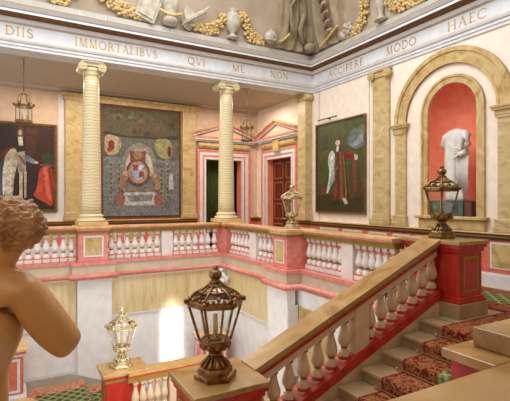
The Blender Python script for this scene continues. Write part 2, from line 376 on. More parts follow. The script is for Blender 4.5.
# ------------------------------------------------------------------ skirting, dado on the two upper walls
def dado(axis, spans, panels, num):
    """spans: runs of red dado; panels: white framed marble panels"""
    def bxs(m, a0, a1, d0, d1, z0, z1, mi=0):
        if axis == 'B': m.box(XB-d1, XB-d0, a0, a1, z0, z1, mi)
        else: m.box(a0, a1, YG-d1, YG-d0, z0, z1, mi)
    m = MB('dado', 'white', 'siena', 'olive', 'railtop', 'maroonstone')
    for a0, a1 in spans:
        bxs(m, a0, a1, 0, .03, .28, .90, 0); bxs(m, a0, a1, 0, .05, .90, .95, 5); bxs(m, a0, a1, 0, .08, .95, .99, 3); bxs(m, a0, a1, 0, .10, .99, 1.02, 5); bxs(m, a0, a1, 0, .12, 1.02, 1.05, 4)
    for a0, a1 in panels:
        bxs(m, a0, a1, .03, .042, .36, .86, 1); bxs(m, a0+.035, a1-.035, .042, .048, .395, .825, 2)
    m.build('trim_%d' % num, kind='structure')
    m = MB('white')
    for a0, a1 in spans: bxs(m, a0, a1, 0, .045, 0, .24); bxs(m, a0, a1, 0, .03, .24, .28)
    m.build('baseboard_%s' % ('right' if axis == 'B' else 'back'), kind='structure')
pb = []; y = 4.98
while y > -2.5: pb.append((y-.72, y)); y -= 1.0
pb += [(5.22, 5.7), (5.9, 6.6), (6.9, 7.4), (7.6, 8.2), (8.45, 9.2), (9.4, 10.2)]
dado('B', [(-3.2, D2Y-1.14), (D2Y+1.14, YG)], pb, 7)
pa = []; x = XL+.2
while x < 5.1: pa.append((x, x+.62)); x += .86
dado('A', [(XL, D1X-1.02), (D1X+1.02, XB)], pa, 8)

# slim wall mouldings framing the wall panels
m = MB('plinthgrey')
for y in (10.28, 8.21): m.box(XB-.012, XB, y, y+.015, 1.05, 4.9)
m.build('trim_9', kind='structure')
m = MB('white').box(1.17, 1.33, YG-.02, YG, 1.05, 4.86).box(-4, 1.17, YG-.02, YG, 1.05, 1.28)
m.build('trim_10', kind='structure')

# ------------------------------------------------------------------ columns
def volute(m, cx, y0, y1, z, r, mi=0):
    n = 20
    for a in (0, 1):
        pass
    A = [m.bm.verts.new((cx+r*math.cos(2*PI*i/n), y0, z+r*math.sin(2*PI*i/n))) for i in range(n)]
    B = [m.bm.verts.new((cx+r*math.cos(2*PI*i/n), y1, z+r*math.sin(2*PI*i/n))) for i in range(n)]
    for i in range(n): m.face([A[i], A[(i+1) % n], B[(i+1) % n], B[i]], mi)
    m.face(A[::-1], mi); m.face(B, mi)
    # raised spiral on both faces
    for yy in (y0, y1):
        pts = []
        for k in range(40):
            t = k/39; a = t*4.2*PI; rr = r*(.96-.78*t); pts.append((cx+rr*math.cos(a), yy, z+rr*math.sin(a)))
        m.tube(pts, r*.085, 6, mi)
        m.ball((cx, yy, z), r*.2, 1, mi)
CY = 10.83
def column(cx, label):
    t = empty('column', (cx, CY, 1.06), label, 'column', 'colonnade columns')
    MB('railtop').box(cx-.33, cx+.33, CY-.33, CY+.33, 1.06, 1.15).build('plinth', t, bevel=.01)
    MB('column').lathe([(.31, 1.15), (.33, 1.18), (.31, 1.22), (.265, 1.235), (.26, 1.26), (.28, 1.28), (.28, 1.30), (.24, 1.32), (.225, 1.335)], (cx, CY, 0), 32).build('base', t)
    prof = []
    for k in range(13):
        s = k/12; prof.append((.222-.052*s**1.6, 1.335+s*3.25))
    MB('column').lathe(prof, (cx, CY, 0), 32).build('shaft', t)
    cp = MB('column').lathe([(.17, 4.585), (.19, 4.60), (.185, 4.62), (.175, 4.65), (.20, 4.69), (.215, 4.76)], (cx, CY, 0), 28).box(cx-.25, cx+.25, CY-.20, CY+.20, 4.79, 4.87).box(cx-.255, cx+.255, CY-.24, CY+.24, 4.87, 4.909).build('capital', t)
    for s in (-1, 1):
        m = MB('column'); volute(m, cx+s*.215, CY-.225, CY+.225, 4.775, .098); m.build('volute', cp)
column(1.62, 'cream marble ionic column at the left, in front of the tapestry\'s left edge')
column(5.16, 'cream marble ionic column at the inner gallery corner in front of the back doorway')

# ------------------------------------------------------------------ pilasters
def pil_B(y0, y1, label, zc=4.9, proj=.07, ionic=True, group='wall pilasters'):
    yc = (y0+y1)/2; x1 = XB
    t = empty('pilaster', (x1-proj/2, yc, 1.05), label, 'pilaster', group)
    MB('pilaster').box(x1-proj, x1-.001, y0, y1, 1.3, zc-.2).build('shaft', t)
    MB('pilaster').box(x1-proj-.06, x1-.001, y0-.06, y1+.06, 1.051, 1.15).box(x1-proj-.045, x1-.001, y0-.045, y1+.045, 1.15, 1.21).box(x1-proj-.02, x1-.001, y0-.02, y1+.02, 1.21, 1.3).build('base', t, bevel=.012)
    c = MB('pilaster').box(x1-proj-.03, x1-.001, y0-.02, y1+.02, zc-.2, zc-.16).box(x1-proj-.02, x1-.001, y0, y1, zc-.16, zc-.06).box(x1-proj-.05, x1-.001, y0-.06, y1+.06, zc-.06, zc).build('capital', t)
    if ionic:
        for yy in (y0-.0, y1+.0):
            m = MB('pilaster')
            n = 18; r = .105
            m.lathe([(r, -.0), (r, .09)], (0, 0, 0), n); m.lathe([(r*.75, .09), (r*.7, .1)], (0, 0, 0), n); m.lathe([(r*.35, .1), (r*.2, .115)], (0, 0, 0), n)
            bmesh.ops.rotate(m.bm, verts=m.bm.verts, cent=(0, 0, 0), matrix=Matrix.Rotation(-PI/2, 3, 'Y'))
            bmesh.ops.translate(m.bm, verts=m.bm.verts, vec=(x1-proj-.0, yy, zc-.15)); m.build('volute', c)
pil_B(7.5, 8.03, 'tall marble pilaster on the right wall between the portrait and the great arch')
# corner anta under the entablature corner
t = empty('pilaster', (XB-.13, 10.83, 1.05), 'marble corner pilaster right of the dark red door, closing the colonnade', 'pilaster', 'wall pilasters')
MB('pilaster').box(XB-.27, XB-.001, 10.63, 11.03, 1.3, 4.7).build('shaft', t)
MB('pilaster').box(XB-.34, XB-.001, 10.56, 11.1, 1.051, 1.15).box(XB-.32, XB-.001, 10.58, 11.08, 1.15, 1.22).box(XB-.29, XB-.001, 10.61, 11.05, 1.22, 1.3).build('base', t, bevel=.012)
c = MB('pilaster').box(XB-.29, XB-.001, 10.61, 11.05, 4.7, 4.74).box(XB-.28, XB-.001, 10.62, 11.04, 4.74, 4.83).box(XB-.32, XB-.001, 10.59, 11.07, 4.83, 4.9).build('capital', t)
for yy in (10.62, 11.04):
    m = MB('pilaster'); m.lathe([(.09, 0), (.09, .3)], (0, 0, 0), 18); m.lathe([(.06, .3), (.05, .312)], (0, 0, 0), 14)
    bmesh.ops.rotate(m.bm, verts=m.bm.verts, cent=(0, 0, 0), matrix=Matrix.Rotation(-PI/2, 3, 'Y'))
    bmesh.ops.translate(m.bm, verts=m.bm.verts, vec=(XB-.005, yy, 4.77)); m.build('volute', c)
# back wall pilasters with the marble lintel that frames the tapestry
def pil_A(x0, x1, label):
    t = empty('pilaster', ((x0+x1)/2, YG-.05, 1.05), label, 'pilaster', 'wall pilasters')
    MB('pilaster').box(x0, x1, YG-.1, YG-.001, 1.3, 4.66).build('shaft', t)
    MB('pilaster').box(x0-.06, x1+.06, YG-.17, YG-.001, 1.051, 1.15).box(x0-.04, x1+.04, YG-.15, YG-.001, 1.15, 1.22).box(x0-.02, x1+.02, YG-.12, YG-.001, 1.22, 1.3).build('base', t, bevel=.012)
pil_A(1.36, 1.84, 'flat marble pilaster on the back wall left of the tapestry')
pil_A(5.02, 5.48, 'flat marble pilaster on the back wall between the tapestry and the back doorway')
MB('siena').box(1.30, 5.54, YG-.13, YG-.001, 4.66, 4.75).prism([(YG-.001, 4.75), (YG-.001, 4.86), (YG-.22, 4.86), (YG-.2, 4.81), (YG-.14, 4.77), (YG-.13, 4.75)], 'x', 1.24, 5.6).build('trim_11', kind='structure')

# ------------------------------------------------------------------ great arch round the niche
t = empty('archway', (XB-.04, NY, 1.05), 'great marble wall arch on pilasters framing the coral niche', 'arch')
def arch_ring(m, yc, zs, r0, r1, d, mi=0, n=36):
    pr = []
    for i in range(n+1):
        a = PI*i/n; c_, s_ = math.cos(a), math.sin(a)
        pr.append([m.bm.verts.new(p) for p in ((XB-.001, yc+r0*c_, zs+r0*s_), (XB-d, yc+r0*c_, zs+r0*s_), (XB-d, yc+r1*c_, zs+r1*s_), (XB-.001, yc+r1*c_, zs+r1*s_))])
    for i in range(n):
        for j in range(4): m.face([pr[i][j], pr[i][(j+1) % 4], pr[i+1][(j+1) % 4], pr[i+1][j]], mi)
    m.face(pr[0], mi); m.face(pr[-1][::-1], mi)
ZI = 3.43
AO, AI = 1.41, 1.08
m = MB('siena'); arch_ring(m, NY+.09, ZI, AI, AO, .05); arch_ring(m, NY+.09, ZI, AO-.09, AO, .075); arch_ring(m, NY+.09, ZI, AI, AI+.05, .065); m.build('arch_band', t)
for s, y0, y1 in (('l', NY+.09+AI, NY+.09+AO), ('r', NY+.09-AO, NY+.09-AI)):
    MB('pilaster').box(XB-.06, XB-.001, y0, y1-.02, 1.3, 3.2).build('pier', t)
    MB('pilaster').box(XB-.12, XB-.001, y0-.05, y1+.05, 1.051, 1.15).box(XB-.1, XB-.001, y0-.03, y1+.03, 1.15, 1.3).build('pier_base', t, bevel=.012)
    MB('siena').box(XB-.08, XB-.001, y0-.02, y1+.02, 3.2, 3.25).box(XB-.09, XB-.001, y0-.02, y1+.02, 3.25, 3.34).box(XB-.13, XB-.001, y0-.07, y1+.07, 3.34, 3.39).box(XB-.15, XB-.001, y0-.09, y1+.09, 3.39, ZI).build('impost', t)
# niche architrave
t = empty('niche_surround', (XB-.03, NY, 1.05), 'yellow marble frame round the coral niche with a sill below', 'niche frame')
m = MB('siena'); arch_ring(m, NY, NZS, NR, NR+.17, .045); arch_ring(m, NY, NZS, NR+.12, NR+.17, .065); m.build('arch_band', t)
for s in (-1, 1):
    a, b = sorted((NY+s*NR, NY+s*(NR+.17)))
    a2, b2 = sorted((NY+s*(NR+.12), NY+s*(NR+.17)))
    MB('siena').box(XB-.045, XB-.001, a, b, NZ0, NZS).box(XB-.065, XB-.045, a2, b2, NZ0, NZS).build('jamb', t)
MB('siena').box(XB-.16, XB-.001, NY-NR-.26, NY+NR+.26, 1.26, NZ0).box(XB-.1, XB-.001, NY-NR-.2, NY+NR+.2, 1.051, 1.26).build('sill', t, bevel=.015)

# ------------------------------------------------------------------ door surrounds and doors
def surround(axis, c, h, label):
    d0 = {'A': YG, 'B': XB}[axis]
    loc = (c, YG-.05, 0) if axis == 'A' else (XB-.05, c, 0)
    t = empty('door_surround', loc, label, 'door frame', 'pedimented door surrounds')
    def bxs(m, a0, a1, z0, z1, d, mi=0):
        if axis == 'A': m.box(c+a0, c+a1, YG-d, YG-.001, z0, z1, mi)
        else: m.box(XB-d, XB-.001, c+a0, c+a1, z0, z1, mi)
    def pr(m, pts, dd0, dd1, mi=0):
        if axis == 'A': m.prism([(c+a, z) for a, z in pts], 'y', YG-dd1, YG-dd0, mi)
        else: m.prism([(c+a, z) for a, z in pts], 'x', XB-dd1, XB-dd0, mi)
    W = .34
    for nm, k0, k1, d, mt in (('architrave', 0, .09, .05, 'white'), ('architrave', .09, .14, .06, 'pink'), ('architrave', .14, .26, .07, 'white'), ('architrave', .26, W, .09, 'pink')):
        m = MB(mt)
        bxs(m, -h-k1, -h-k0, 0, DTOP+k1, d); bxs(m, h+k0, h+k1, 0, DTOP+k1, d); bxs(m, -h-k0, h+k0, DTOP+k0, DTOP+k1, d)
        m.build(nm, t)
    m = MB('siena')
    pts = [(.001, 3.46), (.09, 3.47), (.14, 3.53), (.15, 3.58), (.14, 3.63), (.09, 3.69), (.001, 3.7)]
    if axis == 'A': m.prism([(YG-a, z) for a, z in pts], 'x', c-h-.3, c+h+.3)
    else: m.prism([(XB-a, z) for a, z in pts], 'y', c-h-.3, c+h+.3)
    m.build('frieze', t)
    if axis == 'B': m = MB('siena'); bxs(m, -.2, .2, 3.33, 3.78, .17); m.build('keystone', t)
    PW = h+.46
    m = MB('pink', 'white'); bxs(m, -PW, PW, 3.7, 3.76, .16, 1); bxs(m, -PW-.03, PW+.03, 3.76, 3.82, .24, 1); bxs(m, -PW-.05, PW+.05, 3.82, 3.87, .27, 0); m.build('cornice', t)
    m = MB('salmonwall'); pr(m, [(-PW+.1, 3.87), (PW-.1, 3.87), (0, 4.22)], .001, .1); m.build('tympanum', t)
    m = MB('pink', 'siena', 'white')
    A = (PW+.05, 3.87); P = 4.27
    for s in (-1, 1):
        for k0, k1, d, mi in ((0, .05, .17, 2), (.05, .10, .22, 0), (.10, .155, .27, 1)):
            pr(m, [(s*A[0]*(1-.0), A[1]+k0), (0, P+k0), (0, P+k1), (s*A[0], A[1]+k1)], .001, d, mi)
    m.build('raking_cornice', t)
    return t
surround('A', D1X, D1H, 'pink and white pedimented surround of the open doorway on the back wall')
surround('B', D2Y, D2H, 'pink and white pedimented surround of the dark red panelled door on the right wall')
# double door, dark red with gilt panel frames
dx = XB+.22
d = empty('door_2', (dx, D2Y, 0), None, None); d['kind'] = 'structure'
for s in (-1, 1):
    y0, y1 = sorted((D2Y+s*.005, D2Y+s*(D2H-.005)))
    lf = MB('door').box(dx, dx+.05, y0, y1, .005, DTOP-.005).build('leaf', d)
    for z0, z1 in ((.2, .85), (1.0, 1.55), (1.68, 2.3), (2.42, 2.98)):
        for (ya, yb) in ((y0+.08, y1-.08),):
            MB('olive', 'door').box(dx-.02, dx, ya, yb, z0, z0+.035).box(dx-.02, dx, ya, yb, z1-.035, z1).box(dx-.02, dx, ya, ya+.035, z0, z1).box(dx-.02, dx, yb-.035, yb, z0, z1).box(dx-.012, dx, ya+.12, yb-.12, z0+.1, z1-.1, 1).build('panel', lf)
    MB('brass').ball((dx-.04, D2Y+s*.06, 1.02), .03).build('door_knob', lf)
# curtain in the back doorway
cu = MB('greencloth'); prevv = None
for i in range(41):
    x = 5.92+.75*i/40; y = YG+.42+.05*math.sin(i*1.25)
    cur = [cu.bm.verts.new((x, y, .01)), cu.bm.verts.new((x, y, DTOP+.2))]
    if prevv: cu.face([prevv[0], cur[0], cur[1], prevv[1]], 0, True)
    prevv = cur
o = cu.build('curtain', origin=(6.3, YG+.42, 0)); tag(o, 'dark green curtain hanging inside the back doorway', 'curtain')
o.modifiers.new('Solid', 'SOLIDIFY').thickness = .012

# ------------------------------------------------------------------ pictures
def chaikin(pts, it=2):
    for _ in range(it):
        out = []
        for a, b in zip(pts, pts[1:]+pts[:1]):
            out += [(a[0]*.78+b[0]*.22, a[1]*.78+b[1]*.22), (a[0]*.22+b[0]*.78, a[1]*.22+b[1]*.78)]
        pts = out
    return pts
def canvas(axis, a0, a1, z0, z1, fw, fd, name, label, cat, bg, shapes, fmat='framewood', back=.02):
    """a0 = left edge as seen; shapes: (colour, [(u,v)...]) with u,v in 0..1 inside the frame"""
    if axis == 'A': loc = ((a0+a1)/2, YG-.04, z0)
    else: loc = (XB-.04, (a0+a1)/2, z0)
    t = empty(name, loc, label, cat)
    def P(a, z, dd): return (a, YG-dd, z) if axis == 'A' else (XB-dd, a, z)
    m = MB(fmat)
    s = 1 if axis == 'A' else -1
    def bxs(p, q, za, zb, d0, d1):
        p, q = min(p, q), max(p, q)
        if axis == 'A': m.box(p, q, YG-d1, YG-d0, za, zb)
        else: m.box(XB-d1, XB-d0, p, q, za, zb)
    for (w0, w1, d) in ((0, fw*.6, fd), (fw*.6, fw, fd*.7)):
        bxs(a0+s*w0, a0+s*w1, z0+w0, z1-w0, back, d); bxs(a1-s*w1, a1-s*w0, z0+w0, z1-w0, back, d)
        bxs(a0+s*w1, a1-s*w1, z0+w0, z0+w1, back, d); bxs(a0+s*w1, a1-s*w1, z1-w1, z1-w0, back, d)
    m.build('frame', t)
    mats = [bg]; idx = {}
    c0, c1, e0, e1 = a0+s*fw, a1-s*fw, z0+fw, z1-fw
    m2 = MB(bg); dd = fd*.5
    m2.face([m2.bm.verts.new(P(*p)) for p in ((c0, e0, dd), (c1, e0, dd), (c1, e1, dd), (c0, e1, dd))])
    for k, (col, pts) in enumerate(shapes):
        if 4 < len(pts) < 12: pts = chaikin(pts)
        if col not in idx: idx[col] = len(m2.mats); m2.mats.append(paint(col))
        q = dd+.0006*(k+1)
        m2.face([m2.bm.verts.new(P(c0+(c1-c0)*min(1, max(0, u)), e0+(e1-e0)*min(1, max(0, v)), q)) for u, v in pts], idx[col])
    m2.build('canvas', t)
    return t
def ell(cx, cy, rx, ry, n=16): return [(cx+rx*math.cos(2*PI*i/n), cy+ry*math.sin(2*PI*i/n)) for i in range(n)]
def N(x0, w, y0, h): return lambda pts: [((x-x0)/w, 1-(y-y0)/h) for x, y in pts]
# portrait on the right wall
q = N(40, 155, 62, 290)
sh = [((104, 112, 100), q([(140, 140), (150, 100), (175, 85), (195, 78), (195, 150), (170, 160)])), ((142, 152, 150), q([(148, 138), (160, 118), (188, 112), (192, 140), (165, 152)])),
      ((96, 82, 24), q([(48, 150), (85, 145), (85, 172), (48, 178)])), ((58, 66, 46), q([(62, 95), (78, 92), (80, 150), (60, 150)])), ((74, 84, 24), q([(95, 75), (195, 62), (195, 85), (150, 100), (120, 112), (98, 110)])),
      ((60, 46, 18), q([(40, 300), (195, 290), (195, 352), (40, 352)])), ((82, 54, 22), q([(150, 290), (195, 275), (195, 300), (150, 312)])),
      ((84, 48, 16), q([(152, 200), (176, 182), (180, 230), (192, 300), (165, 305), (150, 270)])), ((108, 66, 24), q([(160, 195), (172, 190), (172, 290), (162, 290)])),
      ((140, 26, 14), q([(124, 158), (150, 160), (172, 172), (168, 190), (140, 186), (124, 184)])), ((206, 196, 176), q([(166, 172), (176, 176), (174, 192), (166, 190)])),
      ((84, 44, 14), q([(104, 148), (126, 148), (138, 200), (146, 318), (104, 320), (100, 200)])), ((132, 82, 30), q([(118, 160), (126, 160), (132, 310), (122, 316)])), ((150, 24, 16), q([(82, 168), (96, 168), (100, 206), (86, 206)])),
      ((196, 204, 190), q([(84, 158), (96, 150), (104, 165), (102, 200), (96, 250), (78, 296), (72, 290), (82, 250), (84, 210), (78, 190)])), ((160, 176, 164), q([(90, 215), (108, 208), (106, 240), (92, 268), (82, 280)])),
      ((206, 198, 180), q(ell(113, 129, 8, 9))), ((214, 176, 140), q(ell(113, 133, 5.5, 8))), ((196, 160, 126), q([(104, 208), (112, 206), (112, 216), (105, 217)])),
      ((180, 30, 20), q([(104, 262), (112, 262), (112, 302), (100, 302)])), ((206, 198, 180), q([(128, 308), (140, 308), (146, 326), (136, 328)])), ((40, 24, 10), q([(98, 318), (112, 316), (114, 324), (96, 326)])),
      ((120, 50, 20), q(ell(66, 282, 9, 14))),
      ((110, 66, 24), q([(106, 150), (112, 150), (110, 240), (108, 318), (104, 318), (102, 230)])), ((150, 100, 40), q([(130, 170), (134, 168), (144, 300), (140, 310)])), ((222, 226, 214), q([(88, 170), (94, 162), (98, 190), (90, 240), (82, 270), (86, 230)])), ((96, 14, 8), q([(140, 172), (158, 172), (158, 178), (140, 182)])), ((220, 214, 200), q([(108, 142), (118, 142), (116, 158), (110, 158)])), ((120, 128, 118), q([(150, 128), (170, 112), (176, 118), (158, 138)]))]
canvas('B', 10.38, 8.3, 1.29, 3.9, .05, .08, 'portrait_painting', 'full length portrait of a person in red and white robes on the right wall', 'painting', paint((70, 76, 22)), sh)
o = MB('black').box(XB-.14, XB-.11, 9.35, 10.2, 3.99, 4.02).box(XB-.12, XB-.001, 9.75, 9.8, 3.99, 4.01).build('picture_light', origin=(XB-.1, 9.77, 4.0)); tag(o, 'thin black picture light on the wall above the right portrait', 'lamp')
# portrait at far left on the back wall
def U(pts): return [((x-(-95))/(177+95), 1-(y-96)/258) for x, y in pts]
sh = [((62, 26, 16), U([(60, 96), (177, 96), (177, 240), (100, 240)])), ((40, 30, 20), U([(-95, 96), (60, 96), (40, 354), (-95, 354)])), ((84, 40, 22), U([(80, 104), (120, 104), (116, 180), (84, 190)])),
      ((54, 60, 34), U([(132, 190), (142, 176), (168, 174), (176, 190), (176, 214), (140, 214)])), ((118, 96, 50), U([(128, 214), (177, 214), (177, 219), (128, 219)])),
      ((188, 70, 48), U([(128, 219), (177, 219), (177, 352), (140, 330), (104, 312), (120, 290)])), ((224, 110, 80), U([(140, 224), (152, 222), (168, 330), (150, 312)])), ((140, 40, 28), U([(156, 224), (166, 224), (176, 300), (172, 320)])),
      ((52, 64, 84), U([(0, 210), (22, 190), (34, 240), (26, 330), (0, 340), (-30, 340)])), ((96, 30, 22), U([(-10, 200), (20, 170), (46, 158), (44, 175), (16, 200)])),
      ((190, 178, 150), U([(12, 200), (34, 170), (50, 165), (60, 200), (44, 262), (42, 318), (14, 322), (24, 250)])), ((164, 150, 140), U([(52, 180), (80, 175), (84, 238), (58, 242)])), ((214, 206, 190), U([(18, 215), (40, 200), (36, 300), (22, 310)])),
      ((150, 40, 34), U([(58, 190), (64, 188), (82, 215), (80, 220)])), ((120, 130, 150), U([(84, 182), (100, 194), (116, 204), (114, 214), (94, 210), (82, 206)])), ((216, 190, 160), U(ell(118, 209, 6, 4))),
      ((204, 190, 164), U([(62, 240), (72, 240), (72, 322), (62, 322)])), ((196, 182, 156), U([(76, 238), (86, 238), (84, 318), (78, 318)])), ((92, 62, 40), U(ell(66, 122, 13, 21))), ((212, 168, 134), U(ell(65, 119, 6.5, 9))), ((222, 214, 198), U([(58, 132), (72, 132), (74, 158), (60, 160)])), ((226, 218, 204), U([(8, 240), (16, 205), (26, 210), (18, 300), (10, 320)])), ((70, 84, 108), U([(-12, 250), (4, 222), (10, 330), (-14, 338)]))]
canvas('A', -1.15, 1.13, 1.32, 3.88, .075, .09, 'portrait_painting', 'dark full length portrait of a robed person at the far left of the back wall', 'painting', paint((44, 30, 20)), sh)
# tapestry
q = N(22, 240, 28, 352)
sh = [((88, 76, 44), q([(22, 28), (262, 28), (262, 120), (22, 120)])), ((54, 44, 26), q([(22, 100), (90, 118), (140, 112), (190, 118), (262, 100), (262, 122), (22, 122)]))]
for i in range(26):
    x, y = 30+random.random()*222, 34+random.random()*76
    sh.append((random.choice([(60, 50, 28), (112, 98, 58), (96, 60, 38), (72, 74, 48)]), q(ell(x, y, 6+random.random()*12, 4+random.random()*7, 9))))
sh += [((176, 160, 124), q([(26, 112), (70, 122), (78, 150), (62, 182), (26, 184)])), ((150, 148, 98), q([(182, 118), (240, 118), (240, 185), (205, 190), (180, 160)])), ((128, 42, 32), q(ell(46, 150, 10, 17))), ((150, 60, 44), q(ell(40, 165, 8, 8))), ((112, 44, 34), q(ell(230, 160, 7, 20))),
       ((116, 120, 122), q([(22, 186), (262, 190), (262, 380), (22, 380)])), ((138, 132, 118), q([(76, 250), (78, 190), (96, 152), (132, 134), (170, 152), (186, 190), (188, 250)])),
       ((186, 182, 172), q([(86, 250), (90, 195), (108, 166), (132, 158), (158, 170), (174, 200), (178, 250)]))]
for x0 in (38, 62, 196, 218):
    sh.append(((136, 130, 116), q([(x0, 205), (x0+12, 205), (x0+12, 335), (x0, 335)])))
    for k in range(8): sh.append(((74, 74, 76), q([(x0+2, 212+k*15), (x0+10, 208+k*15), (x0+8, 220+k*15)])))
sh += [((186, 186, 184), q([(84, 290), (182, 290), (186, 345), (80, 345)])), ((128, 130, 132), q([(92, 312), (176, 308), (170, 330), (100, 334)])), ((120, 122, 124), q([(22, 345), (262, 345), (262, 380), (22, 380)])),
       ((120, 66, 54), q([(100, 165), (152, 165), (150, 205), (104, 205)])), ((150, 120, 84), q(ell(127, 178, 14, 16))), ((112, 60, 48), q(ell(127, 236, 38, 44))), ((160, 140, 110), q(ell(127, 236, 31, 37))), ((150, 160, 190), q([(107, 208), (148, 208), (148, 246), (128, 266), (107, 246)])),
       ((156, 60, 50), q([(110, 210), (126, 210), (126, 230), (110, 230)])), ((156, 60, 50), q([(130, 232), (146, 232), (144, 248), (130, 254)])), ((196, 196, 206), q([(130, 212), (144, 212), (144, 228), (130, 228)])),
       ((150, 116, 88), q([(66, 285), (72, 250), (84, 232), (100, 240), (96, 258), (84, 276), (94, 290), (80, 300)])), ((158, 124, 96), q([(200, 288), (192, 250), (182, 236), (166, 242), (170, 260), (182, 276), (172, 290), (188, 298)])), ((178, 150, 120), q(ell(88, 240, 8, 9))), ((178, 150, 120), q(ell(178, 243, 7, 8))),
       ((150, 96, 86), q([(56, 312), (70, 304), (88, 312), (84, 345), (60, 350)])), ((150, 96, 86), q([(176, 312), (190, 304), (206, 312), (204, 346), (180, 348)])), ((188, 188, 190), q([(228, 240), (240, 238), (244, 290), (226, 292)])), ((184, 160, 136), q(ell(234, 236, 4, 5))),
       ((132, 118, 96), q([(86, 292), (180, 288), (184, 298), (84, 302)]))]
canvas('A', 2.36, 4.98, 1.07, 4.66, .085, .05, 'tapestry', 'large woven tapestry with a shield and two beasts hanging between two pilasters', 'tapestry', paint((98, 96, 88)), sh, 'framedark')

# ------------------------------------------------------------------ balusters, pedestals, rails
def baluster_mesh(h, r, mb, mr, mo, name, nosq=False):
    """turned baluster, base at z = 0"""
    m = MB(mb, mr, mo)
    q = r*.95
    m.box(-q, q, -q, q, 0, h*.13, 0); m.box(-q*.72, q*.72, -q*.72, q*.72, h*.9, h, 0)
    prof = [(r*.98, .13), (r*1.0, .155), (r*.98, .18), (r*.8, .19), (r*.86, .235), (r*.78, .275), (r*.5, .30), (r*.46, .33), (r*.56, .345), (r*.56, .37), (r*.62, .385),
            (r*.92, .44), (r*1.0, .49), (r*.96, .545), (r*.82, .61), (r*.66, .68), (r*.52, .75), (r*.46, .81), (r*.5, .835), (r*.68, .85), (r*.7, .87), (r*.62, .885), (r*.62, .9)]
    mis = [1, 1, 1, 0, 0, 0, 0, 2, 2, 2, 0, 0, 0, 0, 0, 0, 0, 0, 1, 1, 1, 0]
    m.lathe([(a, b*h) for a, b in prof], (0, 0, 0), 14, 0, True, 0, True, mis)
    o = m.build(name, origin=(0, 0, 0)); me = o.data; bpy.data.objects.remove(o); return me
ME_G = baluster_mesh(.62, .08, M['balwhite'], M['pink'], M['olive'], 'baluster')
def add_bal(me, parent, wloc):
    o = bpy.data.objects.new('baluster', me); COL.objects.link(o); o.parent = parent
    o.location = Vector(wloc)-Vector(parent.location); return o

def rail_profile(m, axis, c, a0, a1, top, half=.17):
    """four-step hand rail, c = centre across"""
    for k, (hh, z0, z1) in enumerate(((half, top-.035, top), (half-.015, top-.07, top-.035), (half-.03, top-.105, top-.07), (half-.055, top-.17, top-.105))):
        mi = (0, 1, 2, 2)[k]
        if axis == 'x': m.box(a0, a1, c-hh, c+hh, z0, z1, mi)
        else: m.box(c-hh, c+hh, a0, a1, z0, z1, mi)

def gallery_run(axis, c, a0, a1, groups, dies, label, frac=.5):
    mid = (a0+a1)/2
    loc = (mid, c, .02) if axis == 'x' else (c, mid, .02)
    t = empty('balustrade', loc, label, 'balustrade', 'gallery balustrades')
    m = MB('railtop', 'pink', 'olive'); rail_profile(m, axis, c, a0, a1, 1.05); m.build('handrail', t)
    m = MB('pink')
    if axis == 'x': m.box(a0, a1, c-.15, c+.15, .001, .24)
    else: m.box(c-.15, c+.15, a0, a1, .001, .24)
    m.build('base_course', t)
    for b0, b1, nb in groups:
        for i in range(nb):
            p = b0+(b1-b0)*(i+.5)/nb
            add_bal(ME_G, t, (p, c, .25) if axis == 'x' else (c, p, .25))
    for b0, b1 in dies:
        m = MB('balwhite')
        if axis == 'x': m.box(b0, b1, c-.09, c+.09, .24, .88)
        else: m.box(c-.09, c+.09, b0, b1, .24, .88)
        m.build('die_block', t)
    return t
CA = 10.77   # back balustrade line
gallery_run('x', CA, -2.0, 1.29, [(-1.95, -.45, 8), (-.15, 1.27, 8)], [(-.44, -.16)], 'gallery balustrade run behind the boy statue at the far left')
gallery_run('x', CA, 1.95, 4.88, [(1.97, 3.28, 7), (3.58, 4.86, 7)], [(3.29, 3.57)], 'back gallery balustrade run below the tapestry, between the two columns')
CB1 = 5.13; CB2 = 5.33
gallery_run('y', CB1, 7.86, 10.44, [(7.9, 8.93, 5), (9.25, 10.42, 6)], [(8.94, 9.24)], 'gallery balustrade run in front of the dark red door, between corner post and lantern pedestal')
gallery_run('y', CB2, 4.83, 7.27, [(6.12, 7.26, 7), (4.85, 5.8, 6)], [(5.81, 6.11)], 'gallery balustrade run below the right portrait, meeting the stair newel')

def framed_panel(m_axis, parent, c, half, zc, hz, d, fr, pn, sgn=-1, w=.03):
    """panel on the face at coordinate d; m_axis is the normal axis"""
    fm = MB(fr); pm = MB(pn)
    t0, t1 = sorted((d, d+sgn*.012)); p0, p1 = sorted((d, d+sgn*.006))
    def bxs(m, a0, a1, z0, z1, q0, q1):
        if m_axis == 'y': m.box(a0, a1, q0, q1, z0, z1)
        else: m.box(q0, q1, a0, a1, z0, z1)
    bxs(fm, c-half, c+half, zc-hz, zc-hz+w, t0, t1); bxs(fm, c-half, c+half, zc+hz-w, zc+hz, t0, t1)
    bxs(fm, c-half, c-half+w, zc-hz+w, zc+hz-w, t0, t1); bxs(fm, c+half-w, c+half, zc-hz+w, zc+hz-w, t0, t1)
    f_ = fm.build('panel_frame', parent); bxs(pm, c-half+w, c+half-w, zc-hz+w, zc+hz-w, p0, p1); pm.build('panel', f_)

